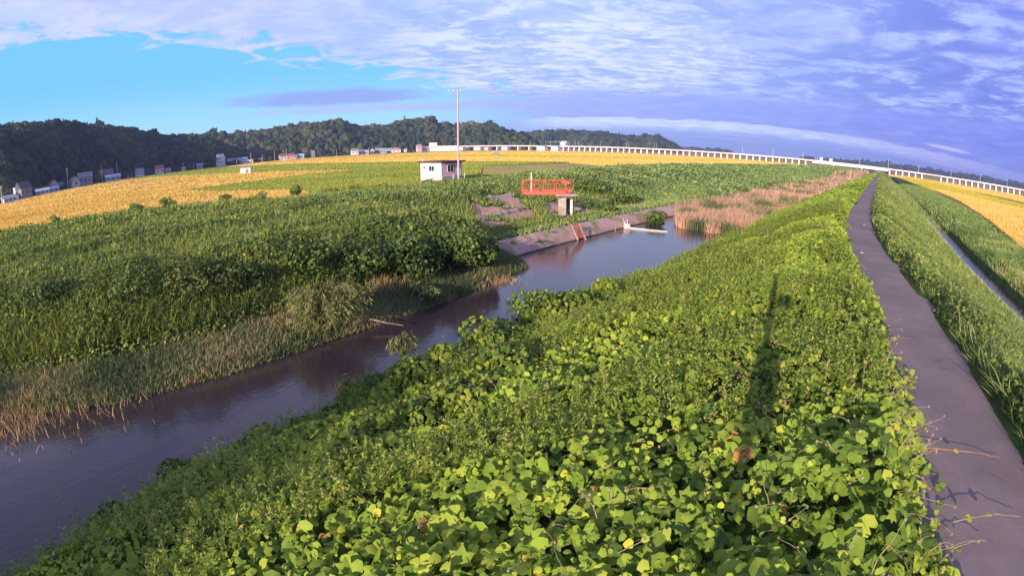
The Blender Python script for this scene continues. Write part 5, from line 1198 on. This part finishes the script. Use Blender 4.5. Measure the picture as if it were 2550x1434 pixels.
# buildings glimpsed under and behind the viaduct
for px, w_, yt, c, rc, lab in [(1150, 16, 369, (.66, .70, .82), Lg, 'pale blue building glimpsed below the viaduct right of the pole'), (1192, 20, 370, (.80, .74, .80), Lg, 'white building glimpsed below the viaduct near the second mast pair'), (1215, 12, 370, (.78, .60, .55), Rd, 'orange tinted house glimpsed below the viaduct'), (1260, 18, 369, (.62, .60, .80), Lg, 'violet white building glimpsed below the viaduct left of the dense masts'), (1350, 22, 366, (.80, .80, .86), Lg, 'large white store glimpsed left of the dense mast group'), (1385, 18, 366, (.74, .78, .80), Lg, 'light grey store glimpsed below the dense mast group'), (1405, 14, 355, (.84, .80, .88), Wh, 'domed white tank house rising above the viaduct in the dense mast group')]:
    az = ang(px, 372)[0]; dist = (VD / math.cos(R(az - VA))) - 16 if yt > 360 else (VD / math.cos(R(az - VA))) + 22
    wm = R(w_ / 23.58) * dist; hh_ = R((379 - yt) / 23.58) * dist; x, y = pol(az, dist)
    o = tag(empty('store', (x, y, .1), vrot), lab, 'building', 'buildings glimpsed at the viaduct'); mb = MB(); mb.box((0, 0, hh_ * .4), (wm, 9, hh_ * .8)); mb.build('wall', cm(c), o)
    mb = MB(); mb.add([(-wm / 2 - .3, -4.8, hh_ * .8), (wm / 2 + .3, -4.8, hh_ * .8), (wm / 2 + .3, 4.8, hh_ * .8), (-wm / 2 - .3, 4.8, hh_ * .8), (-wm / 2, 0, hh_), (wm / 2, 0, hh_)], [(0, 1, 5, 4), (2, 3, 4, 5), (0, 4, 3), (1, 2, 5), (3, 2, 1, 0)]); mb.build('roof', cm(rc), o)
# white shed in the rice
X, Y = at(613, 433, .4); sh = tag(empty('shed', (X, Y, .2), .35), 'small white shed standing alone in the golden rice field', 'shed'); mb = MB(); mb.box((0, 0, 1.25), (4.0, 3.4, 2.5)); mb.build('wall', cm(Wh), sh); mb = MB(); mb.box((.1, 0, 2.6), (4.6, 4.0, .2)); mb.build('roof', cm((.5, .4, .42)), sh); mb = MB(); mb.box((.6, -1.72, 1.0), (.9, .06, 1.9)); mb.build('door', cm(Gr), sh)
# low hut in the fields near the viaduct
X, Y = at(1236, 389, .4); sh = tag(empty('shed', (X, Y, .3), .1), 'tiny grey field hut on the plain right of the tall utility pole', 'shed'); mb = MB(); mb.box((0, 0, 1.2), (4, 3, 2.4)); mb.build('wall', cm(Gr), sh); mb = MB(); mb.box((-.2, 0, 2.5), (4.8, 3.8, .25)); mb.build('roof', cm((.6, .52, .5)), sh)
# utility poles along the village road
PL = [(5, 460, 500, 'at the left picture edge'), (170, 421, 468, 'left of the pink white gable'), (228, 434, 459, 'short, at the right end of the grey farmhouse'), (255, 413, 452, 'in front of the brown barn'), (293, 402, 446, 'the tallest one, right of the brown barn'), (319, 424, 438, 'short, left one of a close pair'), (328, 424, 437, 'short, right one of a close pair'), (339, 412, 435, 'left of the small white farm building'), (405, 402, 420, 'behind the red brown tiled roof'), (424, 414, 426, 'short, beside the pinkish outbuilding'), (457, 402, 421, 'above the tiny white outbuilding'), (482, 397, 414, 'left of the pale blue cottage'), (551, 385, 400, 'behind the tall pinkish house'), (557, 400, 417, 'in front of the tall pinkish house'), (589, 382, 395, 'behind the blue roofed hall'), (625, 376, 401, 'at the right end of the second blue hall'), (654, 392, 411, 'right of the grey blue shed row'), (684, 377, 402, 'left of the white and brown house'), (714, 369, 397, 'in front of the brown roofed house'), (775, 366, 387, 'left of the narrow tower house'), (838, 369, 386, 'at the left of the long distant row'), (866, 372, 385, 'beside the bright white front house'), (918, 366, 381, 'in front of the distant row'), (948, 364, 378, 'above the long grey blue hall')]
for px, yt, yb, lab in PL:
    az = ang(px, yb)[0]; dist = house_R(az) - 22; h = R((yb - yt) / 23.58) * dist; x, y = pol(az, dist); upole('utility_pole', 'distant utility pole ' + lab, x, y, .1, h, .28, M['pole'], group='utility poles along the village road', yaw=rng.uniform(-.4, .4))
# low hedge and scrub between village and fields
parts = []
n = 1500; az = rng.uniform(-60, -9, n); rr = np.array([house_R(a) for a in az]) + rng.uniform(7, 42, n); x = rr * np.sin(np.radians(az)); y = rr * np.cos(np.radians(az)); r_ = rng.uniform(.8, 2.4, n) * np.where(rng.random(n) > .85, 1.8, 1)
V, F, T = merge(crowns(np.stack([x, y, r_ * .5], -1), r_, r_ * .9, np.clip(rng.normal(.4, .15, n), 0, 1), .05))
tag(mesh_obj('hedge', V, F, M['forest'], tint=T), 'dark scrub and hedges between the village houses and the rice fields', 'hedge', kind='stuff')

# ------------------------------------------------------------------ unseen trees added behind the view to shade the lower left of the river
for i, (x, y, h, rw, lab) in enumerate([(-21.4, -17, 11.6, 3.7, 'broad unseen tree added for shade, nearest to the river'), (-28.5, -19, 10.6, 3.8, 'taller broad unseen tree added for shade, second from the river'), (-39, -17, 10.2, 3.8, 'broad unseen tree added for shade, third from the river'), (-47.5, -13, 10.0, 4.2, 'broad unseen tree added for shade, farthest from the river')]):
    ss_, uu_ = su(x, y); zb = float(terr(ss_, uu_)[0]); o = tag(empty('tree', (x, y, zb)), lab, 'tree', 'added shade trees behind the view'); mb = MB(); mb.tube([(0, 0, -.3), (.15, .1, h * .7)], .28, 8, .1)
    for q in range(5): mb.tube([(0, 0, h * .25 + q * .5), (math.cos(q * 1.3) * rw * .6, math.sin(q * 1.3) * rw * .6, h * .55 + q * .5)], .12, 5, .04)
    mb.build('trunk', M['bark'], o); V, F, T = leaf_ball(5200, (rw * 1.15, rw * 1.15, h * .46), (0, 0, h * .54), .34, nb=14); mesh_obj('crown', V, F, M['bush'], o, tint=T)

# ------------------------------------------------------------------ air
def haze():
    m, w, out = new_mat('haze'); p = w.n('ShaderNodeVolumePrincipled'); p.inputs['Color'].default_value = (.50, .58, .98, 1); p.inputs['Density'].default_value = .00017; p.inputs['Anisotropy'].default_value = 0.2
    w.l(p.outputs[0], out.inputs['Volume']); mb = MB(); mb.box((0, 0, 46), (9000, 9000, 100)); o = mb.build('haze', m); tag(o, kind='stuff')
haze()
